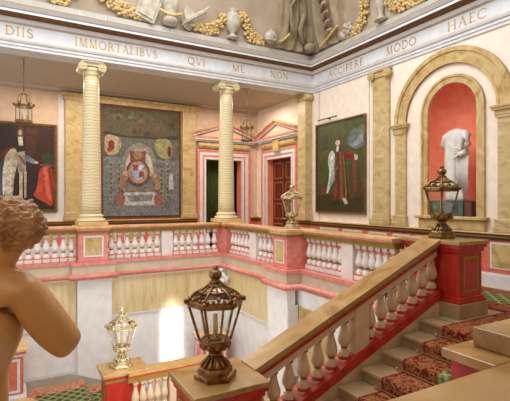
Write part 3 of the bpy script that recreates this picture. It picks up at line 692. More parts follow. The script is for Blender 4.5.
def pedestal(x0, x1, y0, y1, z0, top, label, body, capm, fr, pn, group, mould=None, faces='xy', plinth=None, basem=None, name='pedestal', fw=.03, margin=.09, steps=True):
    t = empty(name, ((x0+x1)/2, (y0+y1)/2, z0), label, 'pedestal', group)
    MB(capm).box(x0-.07, x1+.07, y0-.07, y1+.07, top-.06, top).build('cap', t, bevel=.01)
    if mould:
        MB(*mould).box(x0-.05, x1+.05, y0-.05, y1+.05, top-.105, top-.06, 0).box(x0-.025, x1+.025, y0-.025, y1+.025, top-.16, top-.105, 1).build('cornice_moulding', t)
        bt = top-.16
    else: bt = top-.06
    zb = z0
    if plinth:
        MB(plinth[0]).box(x0-.06, x1+.06, y0-.06, y1+.06, z0+.001, z0+plinth[1]).build('plinth', t, bevel=.008); zb = z0+plinth[1]
    bd = MB(body).box(x0, x1, y0, y1, zb+.08, bt).build('body', t)
    MB(basem or body).box(x0-.05, x1+.05, y0-.05, y1+.05, zb+.001, zb+.045).box(x0-.025, x1+.025, y0-.025, y1+.025, zb+.045, zb+.08).build('base_moulding', t, bevel=.008)
    zc, hz = (zb+.08+bt)/2, (bt-zb-.08)/2-margin*.7
    if 'y' in faces and x1-x0 > .25: framed_panel('y', bd, (x0+x1)/2, (x1-x0)/2-margin, zc, hz, y0, fr, pn, -1, fw)
    if 'x' in faces and y1-y0 > .25: framed_panel('x', bd, (y0+y1)/2, (y1-y0)/2-margin, zc, hz, x0, fr, pn, -1, fw)
    return t
pg = 'gallery pedestals'
pedestal(1.3, 1.94, 10.5, 11.1, .0, 1.06, 'pink pedestal with a yellow marble panel carrying the left column', 'pink', 'railtop', 'white', 'siena', pg, ('pink', 'olive'), 'y', ('pink', .2), None, 'pedestal', .035, .1)
pedestal(4.95, 5.5, 10.5, 11.1, .0, 1.06, 'plain pink corner post of the gallery carrying the second column', 'pink', 'railtop', 'white', 'siena', pg, ('pink', 'olive'), '', None)
pedestal(4.84, 5.46, 7.3, 7.84, .0, 1.06, 'pink gallery pedestal with a narrow marble panel under a gilt lantern', 'pink', 'railtop', 'white', 'siena', pg, ('railtop', 'olive'), 'x', ('pink', .2), None, 'pedestal', .025, .1)

# floor edge: pink strip, beige band and pink torus round the well, stepping out at the pedestals
def edge(z0, z1, o_, mat, num, torus=False, r=.07):
    path = [(XL, 10.56), (1.16, 10.56), (1.16, 10.40), (2.08, 10.40), (2.08, 10.56), (4.93, 10.56), (4.93, 7.98), (4.74, 7.98), (4.74, 7.16), (5.1, 7.16), (5.1, 4.9)]
    # path is followed with the well on its right-hand side
    off = []
    P = [Vector(p) for p in path]
    for i, p in enumerate(P):
        d0 = (P[i]-P[i-1]).normalized() if i else (P[1]-P[0]).normalized()
        d1 = (P[i+1]-P[i]).normalized() if i < len(P)-1 else d0
        n0, n1 = Vector((d0.y, -d0.x)), Vector((d1.y, -d1.x))
        off.append((n0, n1))
    m = MB(mat)
    if torus: prof = [(o_-.1, z0)]+[(o_+r*.55*math.sin(PI*k/8), z0+(z1-z0)*(.5-.5*math.cos(PI*k/8))) for k in range(9)]+[(o_-.1, z1)]
    else: prof = [(o_-.1, z0), (o_, z0), (o_, z1), (o_-.1, z1)]
    rings = []
    for (p, (n0, n1)) in zip(P, off):
        mv = n0+n1 if (n0-n1).length > .01 else n0
        rings.append([m.bm.verts.new((p.x+mv.x*a, p.y+mv.y*a, z)) for a, z in prof])
    k = len(prof)
    for i in range(len(rings)-1):
        for j in range(k): m.face([rings[i][j], rings[i+1][j], rings[i+1][(j+1) % k], rings[i][(j+1) % k]], 0, torus)
    m.build('trim_%d' % num, kind='structure')
edge(.18, .25, .035, 'pink', 12); edge(-.02, .18, .01, 'beige', 13); edge(-.15, -.02, .03, 'pink', 14, True, .09)
# floor slab lip under the balustrades
MB('beige').box(XL, 4.97, 10.5, 10.6, -.17, 0).box(4.9, 5.2, 7.4, 10.5, -.17, 0).box(5.07, 5.2, 4.85, 7.4, -.17, 0).build('floor', kind='structure')
# marble veneer panels below, white piers
def veneer(axis, a0, a1, z0, z1, num):
    m = MB('panel', 'white')
    if axis == 'A':
        m.box(a0, a1, YA-.03, YA-.001, z0, z1, 0); m.box(a0, a1, YA-.035, YA-.001, z0-.035, z0, 1)
    else:
        m.box(4.94, 4.969, a0, a1, z0, z1, 0); m.box(4.93, 4.969, a0, a1, z0-.035, z0, 1)
    m.build('trim_%d' % num, kind='structure')
veneer('A', -3.0, 1.26, -1.2, -.15, 15); veneer('A', 2.03, 4.83, -1.06, -.15, 16); veneer('B', 7.98, 10.42, -1.08, -.15, 17)
MB('whitewall').box(1.27, 2.02, 10.46, 10.599, -3.6, -.15).box(4.78, 4.97, 7.2, 7.96, -3.6, -.15).box(4.84, 4.96, 10.43, 10.6, -1.1, -.15).build('wall_back', kind='structure')
m = MB('white', 'siena').box(4.79, 5.03, 7.18, 7.199, -1.9, -.46, 0).box(5.035, 5.059, 6.2, 7.17, -1.9, -.49, 1); m.build('trim_18', kind='structure')  # white strip stands for the lit lower pier face; siena panel beside it
# white scrolled shape added in the inner corner
m = MB('white')
m.tube([(4.9, 10.5, -.2), (4.86, 10.42, -.3), (4.92, 10.3, -.42), (5.0-.12, 10.2, -.46), (4.84, 10.12, -.4), (4.86, 10.1, -.33)], [.05, .06, .06, .06, .05, .03], 10)
m.tube([(4.86, 10.35, -.42), (4.8, 10.38, -.56), (4.84, 10.44, -.66)], [.06, .06, .04], 10); m.ball((4.82, 10.42, -.2), .06, 2)
o = m.build('white_scroll', origin=(4.9, 10.45, -.4)); tag(o, 'white scrolled shape in the inner corner under the gallery', 'ornament')

# ------------------------------------------------------------------ upper stair flight
NOS = lambda x: .42*(x-4.72)
TR, RS, XT = .364, .153, 4.92
YS0, YS1 = 1.14, 4.09
st = empty('staircase', (3.3, 2.6, HZ), 'stone upper stair flight rising to the gallery beside the sloping balustrade', 'stairs', 'stair flights')
for k in range(0, 8):
    x = XT-TR*k
    z = -RS*k
    x2 = 5.165 if k == 0 else x+TR
    MB('stairstone').box(x+.02, x2+(.0 if k == 0 else .02), YS0, YS1, z-RS-.12, z-.035).box(x-.015, x2, YS0, YS1, z-.035, z).build('step', st)
# runner
rn = empty('stair_runner', (3.3, 2.6, HZ+.01), 'floral red bordered green carpet runner climbing the upper stair flight', 'carpet')
YR0, YR1, YB = 1.5, 3.72, .49
def runner_strip(y0, y1, mat, part):
    pts = []
    for k in range(7, -1, -1):
        x = XT-TR*k; z = -RS*k
        pts += [(x-.018+.0, z-RS+.012), (x-.03, z-.02), (x-.018, z+.012)]
    pts.append((6.35, .012))
    m = MB(mat)
    A = [m.bm.verts.new((x, y0, z)) for x, z in pts]; B = [m.bm.verts.new((x, y1, z)) for x, z in pts]
    for i in range(len(pts)-1): m.face([A[i], A[i+1], B[i+1], B[i]])
    o = m.build(part, rn); s = o.modifiers.new('Solid', 'SOLIDIFY'); s.thickness = .012; s.offset = -1
    return o
runner_strip(YR1-.035, YR1, 'cedge', 'edge_stripe'); runner_strip(YR1-YB, YR1-.036, 'cred', 'border'); runner_strip(YR0+YB+.001, YR1-YB-.001, 'cgreen', 'field'); runner_strip(YR0, YR0+YB, 'cred', 'border')
for k in range(8):
    x = XT-TR*k; z = -RS*k
    MB('brownrod').tube([(x-.045, YR0-.08, z-RS+.03), (x-.045, YR1+.08, z-RS+.03)], .011, 8).ball((x-.045, YR1+.08, z-RS+.03), .02, 1).ball((x-.045, YR0-.08, z-RS+.03), .02, 1).build('stair_rod', rn)
# gallery carpet
ca = empty('gallery_carpet', (6.95, 3.5, .004), 'green carpet with a floral red border along the right gallery floor', 'carpet')
MB('cgreen').box(6.75, 7.42, -2, 10, .003, .016).build('field', ca)
MB('cred').box(6.36, 6.749, -2, 10, .003, .016).box(7.421, 7.78, -2, 10, .003, .016).build('border', ca)
MB('cedge').box(6.31, 6.359, 3.74, 10, .003, .016).build('edge_stripe', ca)

# sloping balustrade
YC = 4.25
sb = empty('stair_balustrade', (3.8, YC, NOS(3.8)-.2), 'sloping stone stair balustrade climbing from the near newel to the red top newel', 'balustrade')
X0, X1 = 2.3, 5.365
def slope_prism(m, y0, y1, lo, hi, x0=X0, x1=X1, mi=0):
    m.prism([(x0, NOS(x0)+lo), (x1, NOS(x1)+lo), (x1, NOS(x1)+hi), (x0, NOS(x0)+hi)], 'y', y0, y1, mi)
m = MB('railstone', 'red'); slope_prism(m, YC-.155, YC+.175, .765, .82); slope_prism(m, YC-.14, YC+.16, .735, .765, mi=0); slope_prism(m, YC-.125, YC+.145, .68, .735, mi=1); m.build('handrail', sb)
m = MB('balcream'); slope_prism(m, YC-.09, YC+.09, .575, .68); m.build('under_rail', sb)
m = MB('red'); slope_prism(m, YC-.15, YC+.15, -.045, .075); m.build('string_moulding', sb)
m = MB('balcream')
m.prism([(X0, HZ-.15), (5.2, NOS(5.2)-.35), (5.36, .0), (5.36, NOS(5.36)-.06), (X0, NOS(X0)-.06)], 'y', YC-.13, YC+.13)
m.build('string', sb)
HB = .5
ME_S = baluster_mesh(.645, .082, M['balcream'], M['red'], M['olive'], 'stair_baluster')
def stair_bal(x):
    z = NOS(x)
    q = .072
    o = add_bal(ME_S, sb, (x, YC, z-.016)); o.name = 'baluster'
    return o
def wedge_blocks(xs):
    m = MB('balcream')
    for x in xs:
        m.prism([(x-q_, NOS(x-q_)+.06), (x+q_, NOS(x+q_)+.06), (x+q_, NOS(x)+.115), (x-q_, NOS(x)+.115)] if False else [(x-q_, NOS(x-q_)+.06), (x+q_, NOS(x+q_)+.06), (x+q_, NOS(x)+.12), (x-q_, NOS(x)+.12)], 'y', YC-q_, YC+q_)
    m.build('baluster_blocks', sb)
q_ = .074
xsA = [2.42+.212*i for i in range(7)]; xsB = [4.13+.204*i for i in range(7)]
for x in xsA+xsB: stair_bal(x)
m = MB('balcream'); slope_prism(m, YC-.096, YC+.096, .06, .66, 3.80, 4.03); m.build('die_block', sb)

# newels
ng = 'stair newel pedestals'
pedestal(5.42, 5.95, 3.86, 4.75, .001, 1.08, 'deep red top newel pedestal with gilt framed panel, beside the stair landing', 'red', 'railstone', 'olive', 'red', ng, ('red', 'red'), 'y', ('stairstone', .2), None, 'newel_pedestal', .03, .1)
pedestal(1.55, 2.25, 3.86, 4.51, HZ+.001, -.21, 'near newel pedestal with a broad tan slab under the large bronze lantern', 'red', 'railstone', 'olive', 'red', ng, ('red', 'red'), 'xy', ('stairstone', .12), None, 'newel_pedestal', .03, .1)
pedestal(1.38, 2.02, 7.6, 8.1, LZ+.001, -1.3, 'red lower landing newel with tan slab under the small gilt lantern', 'red', 'railstone', 'olive', 'red', ng, ('red', 'olive'), 'x', ('stairstone', .12), None, 'newel_pedestal', .03, .08)
pedestal(-.42, .18, 9.72, 10.34, LZ+.001, -1.28, 'pink and white panelled pedestal with yellow cap beyond the boy statue\'s waist', 'dado', 'railtop', 'white', 'dado', ng, ('dado', 'white'), 'xy', ('white', .1), 'white', 'newel_pedestal', .05, .06)
pedestal(4.08, 4.72, 9.82, 10.4, GZ+.001, -1.72, 'pink and white pedestal with yellow cap standing in the lower corner, behind the large lantern', 'dado', 'railtop', 'white', 'dado', ng, ('white', 'dado'), 'xy', ('white', .1), 'white', 'newel_pedestal', .05, .06)

# lower landing balustrade
lb = empty('balustrade', (2.6, 7.6, LZ), 'level lower landing balustrade beside the small gilt lantern, partly hidden by the near newel', 'balustrade')
YL = 7.62
m = MB('railstone', 'red', 'olive'); rail_profile(m, 'x', YL-.03, 1.72, 3.5, -1.32, .15); m.build('handrail', lb)
ME_L = baluster_mesh(.65, .07, M['balcream'], M['dado'], M['balcream'], 'landing_baluster')
for i in range(5): add_bal(ME_L, lb, (1.86+.13*i, YL-.04, LZ+.24)).name = 'baluster'
for i in range(7): add_bal(ME_L, lb, (2.66+.125*i, YL-.04, LZ+.24)).name = 'baluster'
MB('balcream').box(2.46, 2.6, YL-.1, YL+.05, LZ+.24, -1.48).build('die_block', lb)
MB('balcream').box(1.74, 3.5, YL-.15, YL+.11, LZ+.001, LZ+.24).build('base_course', lb)

# lower flight going down along the back wall
lf = empty('staircase', (2.0, 9.3, GZ), 'lower stair flight going down along the white back wall', 'stairs', 'stair flights')
for k in range(4):
    MB('stairstone').box(1.37+.36*k, 1.37+.36*(k+1), 8.15, 10.42, LZ-.15*(k+1)-.15, LZ-.15*(k+1)).build('step', lf)
lc = empty('landing_carpet', (.5, 9.2, LZ), 'green trellis carpet with pink border on the lower landing and first steps', 'carpet')
MB('cgreen').box(-3, .26, 8.25, 9.6, LZ+.001, LZ+.014).box(.26, 1.36, 8.25, 9.86, LZ+.001, LZ+.014).box(1.385, 1.72, 8.25, 9.86, LZ-.149, LZ-.136).box(1.745, 2.08, 8.25, 9.86, LZ-.299, LZ-.286).box(1.37, 1.384, 8.25, 9.86, LZ-.149, LZ+.01).build('field', lc)
MB('cpink').box(.26, 1.36, 9.861, 10.2, LZ+.001, LZ+.014).box(1.385, 1.72, 9.861, 10.2, LZ-.149, LZ-.136).box(1.745, 2.08, 9.861, 10.2, LZ-.299, LZ-.286).box(1.362, 1.384, 9.861, 10.2, LZ-.149, LZ+.01).build('border', lc)
m = MB('plinthgrey')
m.box(XL, 1.14, YA-.175, YA-.001, LZ+.001, LZ+.14)
m.prism([(1.14, LZ+.14), (1.14, LZ-.05), (2.9, GZ-.0), (2.9, GZ+.14)], 'y', YA-.175, YA-.001)
m.build('baseboard_lower', kind='structure')

# ------------------------------------------------------------------ near rail with pedestal and block
nr = empty('near_balustrade', (1.9, .7, 0), 'smooth stone balustrade rail close in the bottom right corner', 'balustrade')
MB('railstone').box(.6, 4.6, .52, .905, 1.03, 1.07).build('handrail', nr, bevel=.004)
MB('red').box(.62, 4.6, .57, .87, .97, 1.03).build('rail_moulding', nr)
MB('balcream').box(.62, 4.6, .58, .86, .001, .22).build('base_course', nr)
for i in range(14): add_bal(ME_G, nr, (.75+.19*i, .72, .22)).scale = (1, 1, 1.2)
t = empty('pedestal', (1.85, 1.0, 0), 'near red pedestal with tan slab projecting beyond the bottom right rail', 'pedestal')
MB('railstone').box(1.475, 2.3, .907, 1.125, 1.032, 1.07).build('cap', t, bevel=.004)
MB('red').box(1.50, 2.3, .907, 1.10, .955, 1.032).build('cornice_moulding', t)
MB('balcream').box(1.62, 2.28, .907, 1.07, .001, .955).build('body', t)
t = MB('railstone').box(1.60, 2.1, .90, 1.075, 1.0715, 1.146).build('stone_block', origin=(1.85, .99, 1.0715), bevel=.004)
tag(t, 'tan stone block lying on the pedestal slab at the right edge', 'stone block')

# ------------------------------------------------------------------ lanterns
def lantern(loc, H, mat, label, n=6, rz=0, cand=True):
    t = empty('lantern', loc, label, 'lantern', 'standing lanterns', rz)
    t0 = Vector(loc)
    def B(m, name, par=None, lab=None):
        wx = {'base': .94, 'bowl': 1.1, 'frame': 1.12, 'pane': 1.12, 'crest': 1.12, 'roof': 1.1, 'roof_glass': 1.1}.get(name, 1)*H
        bmesh.ops.scale(m.bm, vec=(wx, wx, H), verts=m.bm.verts)
        return fin(m, name, par or t)
    def fin(m, name, par):
        bmesh.ops.recalc_face_normals(m.bm, faces=m.bm.faces)
        me = bpy.data.meshes.new(name); m.bm.to_mesh(me); m.bm.free()
        for k in m.mats: me.materials.append(M[k])
        o = bpy.data.objects.new(name, me); COL.objects.link(o); o.parent = par; return o
    m = MB(mat); m.lathe([(.20, 0), (.205, .03), (.20, .05), (.165, .055), (.165, .085), (.15, .10), (.135, .105)], n=n, smooth=False, rot=PI/6); B(m, 'base')
    m = MB(mat)
    m.lathe([(.12, .105), (.085, .14), (.06, .17), (.045, .195), (.06, .205), (.06, .22), (.045, .228)], n=18)
    for i in range(12):
        a = 2*PI*i/12; m.tube([(.125*math.cos(a), .125*math.sin(a), .108), (.095*math.cos(a), .095*math.sin(a), .145), (.055*math.cos(a), .055*math.sin(a), .19)], [.018, .014, .008], 6)
    B(m, 'foot')
    m = MB(mat); m.lathe([(.045, .225), (.075, .245), (.105, .275), (.125, .31), (.13, .33), (.12, .335)], n=n*2, rot=PI/6)
    for i in range(12):
        a = 2*PI*i/12; m.ball((.115*math.cos(a), .115*math.sin(a), .292), .02, 1, 0, (1, 1, 1.6))
    B(m, 'bowl')
    r0, r1, z0, z1 = .125, .212, .335, .655
    m = MB(mat)
    for i in range(n):
        a, b = PI/6+2*PI*i/n, PI/6+2*PI*(i+1)/n
        m.tube([(r0*math.cos(a), r0*math.sin(a), z0), (r1*math.cos(a), r1*math.sin(a), z1)], .0105, 6, smooth=False)
        m.tube([(r0*math.cos(a), r0*math.sin(a), z0), (r0*math.cos(b), r0*math.sin(b), z0)], .012, 6)
        m.tube([(r1*math.cos(a), r1*math.sin(a), z1), (r1*math.cos(b), r1*math.sin(b), z1)], .014, 6)
    fr = B(m, 'frame')
    for i in range(n):
        a, b = PI/6+2*PI*i/n, PI/6+2*PI*(i+1)/n
        m = MB('glass'); m.face([m.bm.verts.new(p) for p in ((r0*math.cos(a), r0*math.sin(a), z0), (r0*math.cos(b), r0*math.sin(b), z0), (r1*math.cos(b), r1*math.sin(b), z1), (r1*math.cos(a), r1*math.sin(a), z1))])
        B(m, 'pane', fr)
    # pierced crest round the top
    m = MB(mat)
    m.lathe([(.212, .655), (.222, .665), (.226, .685), (.216, .70), (.20, .702)], n=n, smooth=False, rot=PI/6, cap=False)
    for i in range(n):
        a, b = PI/6+2*PI*i/n, PI/6+2*PI*(i+1)/n
        m.ball((.232*math.cos(a), .232*math.sin(a), .69), .022, 1, 0, (1, 1, 1.3))
        for k in range(5):
            s = (k+.5)/5; x = .212*(math.cos(a)*(1-s)+math.cos(b)*s); y = .212*(math.sin(a)*(1-s)+math.sin(b)*s)
            m.ball((x, y, .712+.014*(k == 2)), .017, 1, 0, (1, 1, 1.25))
    B(m, 'crest')
    # roof: ribs and pierced panels
    prof = [(.205, .70), (.188, .735), (.155, .765), (.105, .79), (.065, .815), (.047, .845)]
    m = MB(mat)
    for i in range(n):
        a = PI/6+2*PI*i/n
        m.tube([(r*math.cos(a), r*math.sin(a), z) for r, z in prof], .0115, 6)
        a += PI/n
        m.tube([(r*.93*math.cos(a), r*.93*math.sin(a), z) for r, z in prof[2:]], .008, 6)
        for (rr, zz, s_) in ((.165, .735, .022), (.125, .768, .015)): m.ball((rr*math.cos(a), rr*math.sin(a), zz), s_, 1, 0, (1, 1, .8))
    m.lathe([(.135, .762), (.145, .770), (.12, .782)], n=n*2, cap=False)
    rf = B(m, 'roof')
    m = MB('glass'); m.lathe([(r*.95, z-.004) for r, z in prof], n=n, smooth=False, rot=PI/6, cap=False); B(m, 'roof_glass', rf)
    m = MB(mat); m.lathe([(.05, .84), (.058, .85), (.046, .862), (.034, .872), (.052, .888), (.062, .912), (.056, .938), (.032, .955), (.02, .962), (.03, .972), (.026, .985), (.008, 1.0)], n=16); B(m, 'finial')
    if cand:
        m = MB('candle', mat); m.lathe([(.022, .37), (.022, .56), (.012, .565)], n=12); m.lathe([(.05, .335), (.055, .345), (.03, .365), (.026, .372)], n=12, mi=1); B(m, 'candle')
    return t
lantern((1.86, 4.17, -.209), 1.18, 'bronze', 'large bronze glazed lantern on the near newel, nearest of the standing lanterns', rz=.25)
lantern((5.68, 4.32, 1.081), 1.10, 'ironbrass', 'dark brass lantern on the deep red top newel, in front of the niche', rz=1.15)
lantern((5.14, 7.56, 1.061), .96, 'brass', 'gilt lantern on the gallery pedestal, in front of the dark red door', rz=.5)
lantern((1.69, 7.86, -1.299), 1.06, 'brass', 'small gilt lantern on the lower landing newel, beside the white wall', rz=.3)

def hanging(x, y, label, zt=4.979):
    t = empty('hanging_lantern', (x, y, zt), label, 'lantern', 'hanging gallery lanterns')
    MB('brass').lathe([(.02, zt-.08), (.05, zt-.05), (.09, zt-.03), (.1, zt)], (x, y, 0), 14).build('ceiling_rose', t)
    m = MB('bronze'); m.tube([(x, y, zt-.07), (x, y, 4.12)], .009, 6)
    for k in range(10): m.ball((x, y, 4.9-.08*k), .015, 1, 0, (1, 1, 1.5))
    m.build('chain', t)
    m = MB('ironbrass')
    for i in range(6):
        a = 2*PI*i/6; c_, s_ = math.cos(a), math.sin(a)
        m.tube([(x, y, 4.13), (x+.1*c_, y+.1*s_, 4.06), (x+.12*c_, y+.12*s_, 3.94), (x+.2*c_, y+.2*s_, 3.84)], .009, 6)
        m.tube([(x+.165*c_, y+.165*s_, 3.82), (x+.165*c_, y+.165*s_, 3.45)], .009, 6)
        m.ball((x+.205*c_, y+.205*s_, 3.85), .03, 1, 0, (1, 1, 1.5))
        m.ball((x+.17*c_, y+.17*s_, 3.43), .02, 1)
    for zz, rr in ((3.82, .19), (3.79, .17), (3.47, .17), (3.44, .165)):
        m.tube([(x+rr*math.cos(2*PI*i/18), y+rr*math.sin(2*PI*i/18), zz) for i in range(19)], .014, 6)
    fr = m.build('frame', t)
    for i in range(6):
        a, b = 2*PI*i/6, 2*PI*(i+1)/6
        m = MB('glass'); r = .16
        m.face([m.bm.verts.new(p) for p in ((x+r*math.cos(a), y+r*math.sin(a), 3.46), (x+r*math.cos(b), y+r*math.sin(b), 3.46), (x+r*math.cos(b), y+r*math.sin(b), 3.81), (x+r*math.cos(a), y+r*math.sin(a), 3.81))]); m.build('pane', fr)
    m = MB('candle', 'brass')
    for i in range(3):
        a = 2*PI*i/3; m.lathe([(.016, 3.52), (.016, 3.68), (.005, 3.7)], (x+.07*math.cos(a), y+.07*math.sin(a), 0), 8)
    m.lathe([(.165, 3.445), (.06, 3.46), (.02, 3.5)], (x, y, 0), 18, 1); m.build('candle', t)
hanging(.215, 11.2, 'brass hanging lantern on a long chain above the far left portrait')
hanging(6.12, 11.4, 'brass hanging lantern on a long chain right of the second column')

# ------------------------------------------------------------------ niche statue
o = MB('greenstone').box(XB-.14, XB+.32, 5.48, 6.28, NZ0+.001, NZ0+.32).build('stone_plinth', origin=(XB+.1, 5.9, NZ0), bevel=.01); tag(o, 'dark green stone plinth on the niche floor under the statue', 'plinth')
o = MB('maroonstone').box(XB-.12, XB+.14, 5.31, 5.47, NZ0+.001, NZ0+.3).build('stone_block', origin=(XB+.05, 5.38, NZ0), bevel=.01); tag(o, 'maroon stone block at the right of the green plinth', 'stone block')
t = empty('statue', (XB+.1, 5.79, NZ0+.32), 'headless white marble statue in draped robes standing in the coral niche', 'statue')
m = MB('statue'); rings = []
sx, sy, sz = XB+.1, 5.79, NZ0+.322
spec = [(0, .20, .19, 0), (.06, .21, .20, 0), (.3, .20, .185, .01), (.6, .205, .185, .01), (.85, .22, .19, .02), (1.05, .22, .18, .02), (1.2, .235, .18, .02), (1.32, .25, .17, .02), (1.4, .235, .15, .01), (1.46, .16, .12, .0), (1.49, .09, .08, 0), (1.5, .03, .03, 0)]
nn = 48
for k in range(45):
    z = 1.5*k/44
    for a, b in zip(spec[:-1], spec[1:]):
        if a[0] <= z <= b[0]+1e-6:
            s = (z-a[0])/(b[0]-a[0]); ry, rx, cy = [a[i]+(b[i]-a[i])*s for i in (1, 2, 3)]; break
    row = []
    for i in range(nn):
        th = 2*PI*i/nn
        fold = 1+(.075*math.sin(th*9+z*2.2+math.sin(z*3))+.04*math.sin(th*5-z*5))*max(0, min(1, (1.4-z)*3))
        row.append(m.bm.verts.new((sx+rx*fold*math.cos(th), sy+cy+ry*fold*math.sin(th), sz+z)))
    rings.append(row)
for k in range(44):
    for i in range(nn): m.face([rings[k][i], rings[k][(i+1) % nn], rings[k+1][(i+1) % nn], rings[k+1][i]], 0, True)
m.face(rings[0][::-1]); m.face(rings[-1])
m.build('robed_body', t)
m = MB('statue')
m.tube([(sx-.0, sy-.16, sz+1.40), (sx-.03, sy-.255, sz+1.32), (sx-.06, sy-.29, sz+1.14), (sx-.1, sy-.30, sz+.99), (sx-.2, sy-.24, sz+.93), (sx-.25, sy-.2, sz+.92)], [.07, .085, .075, .065, .05, .035], 12)
for k in range(4): m.tube([(sx-.23, sy-.22+.02*k, sz+.93-.01*k), (sx-.28, sy-.2+.02*k, sz+.9-.012*k), (sx-.29, sy-.19+.02*k, sz+.86-.01*k)], [.014, .012, .009], 6)
m.tube([(sx-.22, sy-.18, sz+.95), (sx-.26, sy-.15, sz+.96), (sx-.28, sy-.14, sz+.94)], [.015, .013, .009], 6)
m.build('arm', t)
m = MB('statue')
m.tube([(sx, sy+.16, sz+1.40), (sx-.01, sy+.25, sz+1.33), (sx-.02, sy+.28, sz+1.2), (sx-.02, sy+.27, sz+1.1)], [.07, .085, .078, .06], 12)
m.build('arm', t)
m = MB('statue')
for k in range(6):
    yy = sy-.30+.03*k
    m.tube([(sx-.08-.02*k, yy, sz+.98), (sx-.11-.015*k, yy-.01, sz+.6), (sx-.1-.015*k, yy-.01+.012*math.sin(k*2), sz+.18+.03*k)], [.034, .03, .022], 8)
for k in range(5):
    m.tube([(sx-.09-.01*k, sy+.17-.02*k, sz+1.36-.02*k), (sx-.165, sy+.1-.03*k, sz+1.2-.05*k), (sx-.175, sy-.04-.02*k, sz+1.08-.06*k), (sx-.13, sy-.22, sz+1.02-.03*k)], .018, 6)
m.build('drapery_fold', t)

# ------------------------------------------------------------------ cove ornaments (relief)
def cvA(x, z, d=.0): return Vector((x, YA-cove_o(z)-d, z))
def cvB(y, z, d=.0): return Vector((XB-cove_o(z)-d, y, z))
def garland(P, pts, r, label, seed, cnt=110):
    cnt = int(cnt*1.3)
    random.seed(seed); m = MB('gold')
    for i in range(cnt):
        s = random.random()*(len(pts)-1); k = int(s); f_ = s-k
        a, z = pts[k][0]*(1-f_)+pts[k+1][0]*f_, pts[k][1]*(1-f_)+pts[k+1][1]*f_
        rr = r*(.6+.4*math.sin(PI*s/(len(pts)-1)))
        a += random.uniform(-rr, rr); z += random.uniform(-rr, rr)
        z = max(z, 5.98)
        m.ball(P(a, z, .02+.05*random.random()), .045+.03*random.random(), 1, 0, (1, .8, .7), Matrix.Rotation(random.random()*6, 3, 'X') @ Matrix.Rotation(random.random()*6, 3, 'Z'))
    k = pts[len(pts)//2]
    o = m.build('garland', origin=P(k[0], k[1], 0)); tag(o, label, 'garland', 'gilded cove garlands')
garland(cvA, [(.6, 6.3), (.9, 6.05), (1.2, 6.3)], .125, 'gilded leaf garland over the first word of the inscription at the top left', 1, 60)
garland(cvA, [(1.75, 6.35), (2.1, 6.18), (2.45, 6.1), (2.75, 6.08)], .12, 'gilded leaf garland left of the grey shield trophy', 2, 130)
garland(cvA, [(4.0, 6.12), (4.35, 6.06), (4.65, 6.2), (4.85, 6.5)], .125, 'gilded leaf garland hanging left of the grey urn', 3, 130)
garland(cvA, [(5.32, 6.6), (5.5, 6.35), (5.75, 6.12), (6.1, 6.05)], .125, 'gilded leaf garland hanging right of the grey urn', 4, 130)
garland(cvB, [(8.95, 6.03), (8.5, 6.06), (8.15, 6.25), (7.95, 6.6), (7.9, 6.9)], .125, 'gilded leaf garland rising beside the white grape cluster on the right cove', 5, 150)
garland(cvB, [(7.35, 6.35), (7.0, 6.1), (6.6, 6.05), (6.2, 6.1), (5.9, 6.35)], .13, 'gilded leaf garland at the top right above the word starting with M', 6, 170)
# urn
p = cvA(5.11, 5.97, .1)
t = empty('urn', p, 'grey painted two handled urn with gold leaves above the gap before NON', 'urn')
MB('grisaille').lathe([(.16, 0), (.15, .05), (.07, .1), (.07, .15), (.16, .22), (.22, .35), (.23, .5), (.18, .62), (.13, .68), (.18, .73), (.17, .76)], p, 20).build('body', t)
for s in (-1, 1): MB('grisaille').tube([p+Vector((s*.1, 0, .68)), p+Vector((s*.27, 0, .64)), p+Vector((s*.3, 0, .5)), p+Vector((s*.22, 0, .36))], .022, 8).build('handle', t)
m = MB('gold'); random.seed(3)
for i in range(34): m.ball(p+Vector((random.uniform(-.2, .2), random.uniform(-.06, .04), .78+random.random()*.28)), .06, 1, 0, (.6, .6, 1.4))
m.build('leaves', t)
# trophies
p = cvA(2.88, 6.0, .08)
t = empty('trophy_shield', p, 'grey slanted shield relief with rods left of the cuirass', 'relief')
m = MB('grisaille'); R_ = Matrix.Rotation(.35, 3, 'Y')
def rb(m, c, hx, hy, hz, R_):
    v = []
    for dx_, dy_, dz_ in ((-1,-1,-1),(1,-1,-1),(1,1,-1),(-1,1,-1),(-1,-1,1),(1,-1,1),(1,1,1),(-1,1,1)): v.append(m.bm.verts.new(Vector(c)+R_ @ Vector((dx_*hx, dy_*hy, dz_*hz))))
    for q in ((3,2,1,0),(4,5,6,7),(0,1,5,4),(1,2,6,5),(2,3,7,6),(3,0,4,7)): m.face([v[i] for i in q])
rb(m, p+Vector((0, -.02, .4)), .25, .04, .42, R_); rb(m, p+Vector((0, -.07, .4)), .18, .02, .35, R_); m.build('shield', t)
m = MB('grisaille')
for k in range(4): m.tube([p+Vector((-.32+.08*k, -.02, .05)), p+Vector((-.1+.1*k, -.08, .75))], .022, 8)
m.build('rods', t)
p = cvA(3.38, 5.97, .1)
t = empty('trophy_cuirass', p, 'grey cuirass relief with gilt sash above the inscription, between shield and drum', 'relief')
MB('grisaille').lathe([(.06, 0), (.17, .03), (.2, .1), (.17, .2), (.16, .3), (.2, .45), (.22, .6), (.15, .7), (.08, .72)], p, 20).build('breastplate', t)
m = MB('gold')
for i in range(22): m.ball(p+Vector((-.25+.5*i/21, -.17+.1*abs(i/21-.5), .3-.08*math.sin(PI*i/21))), .05, 1, 0, (1, .7, .9))
m.build('sash', t)
p = cvA(3.88, 5.97, .1)
t = empty('trophy_drum', p, 'grey drum relief crossed by bundled rods, right of the cuirass', 'relief')
m = MB('grisaille'); m.lathe([(.19, -.09), (.2, -.07), (.18, -.05), (.18, .05), (.2, .07), (.19, .09)], (0, 0, 0), 24)
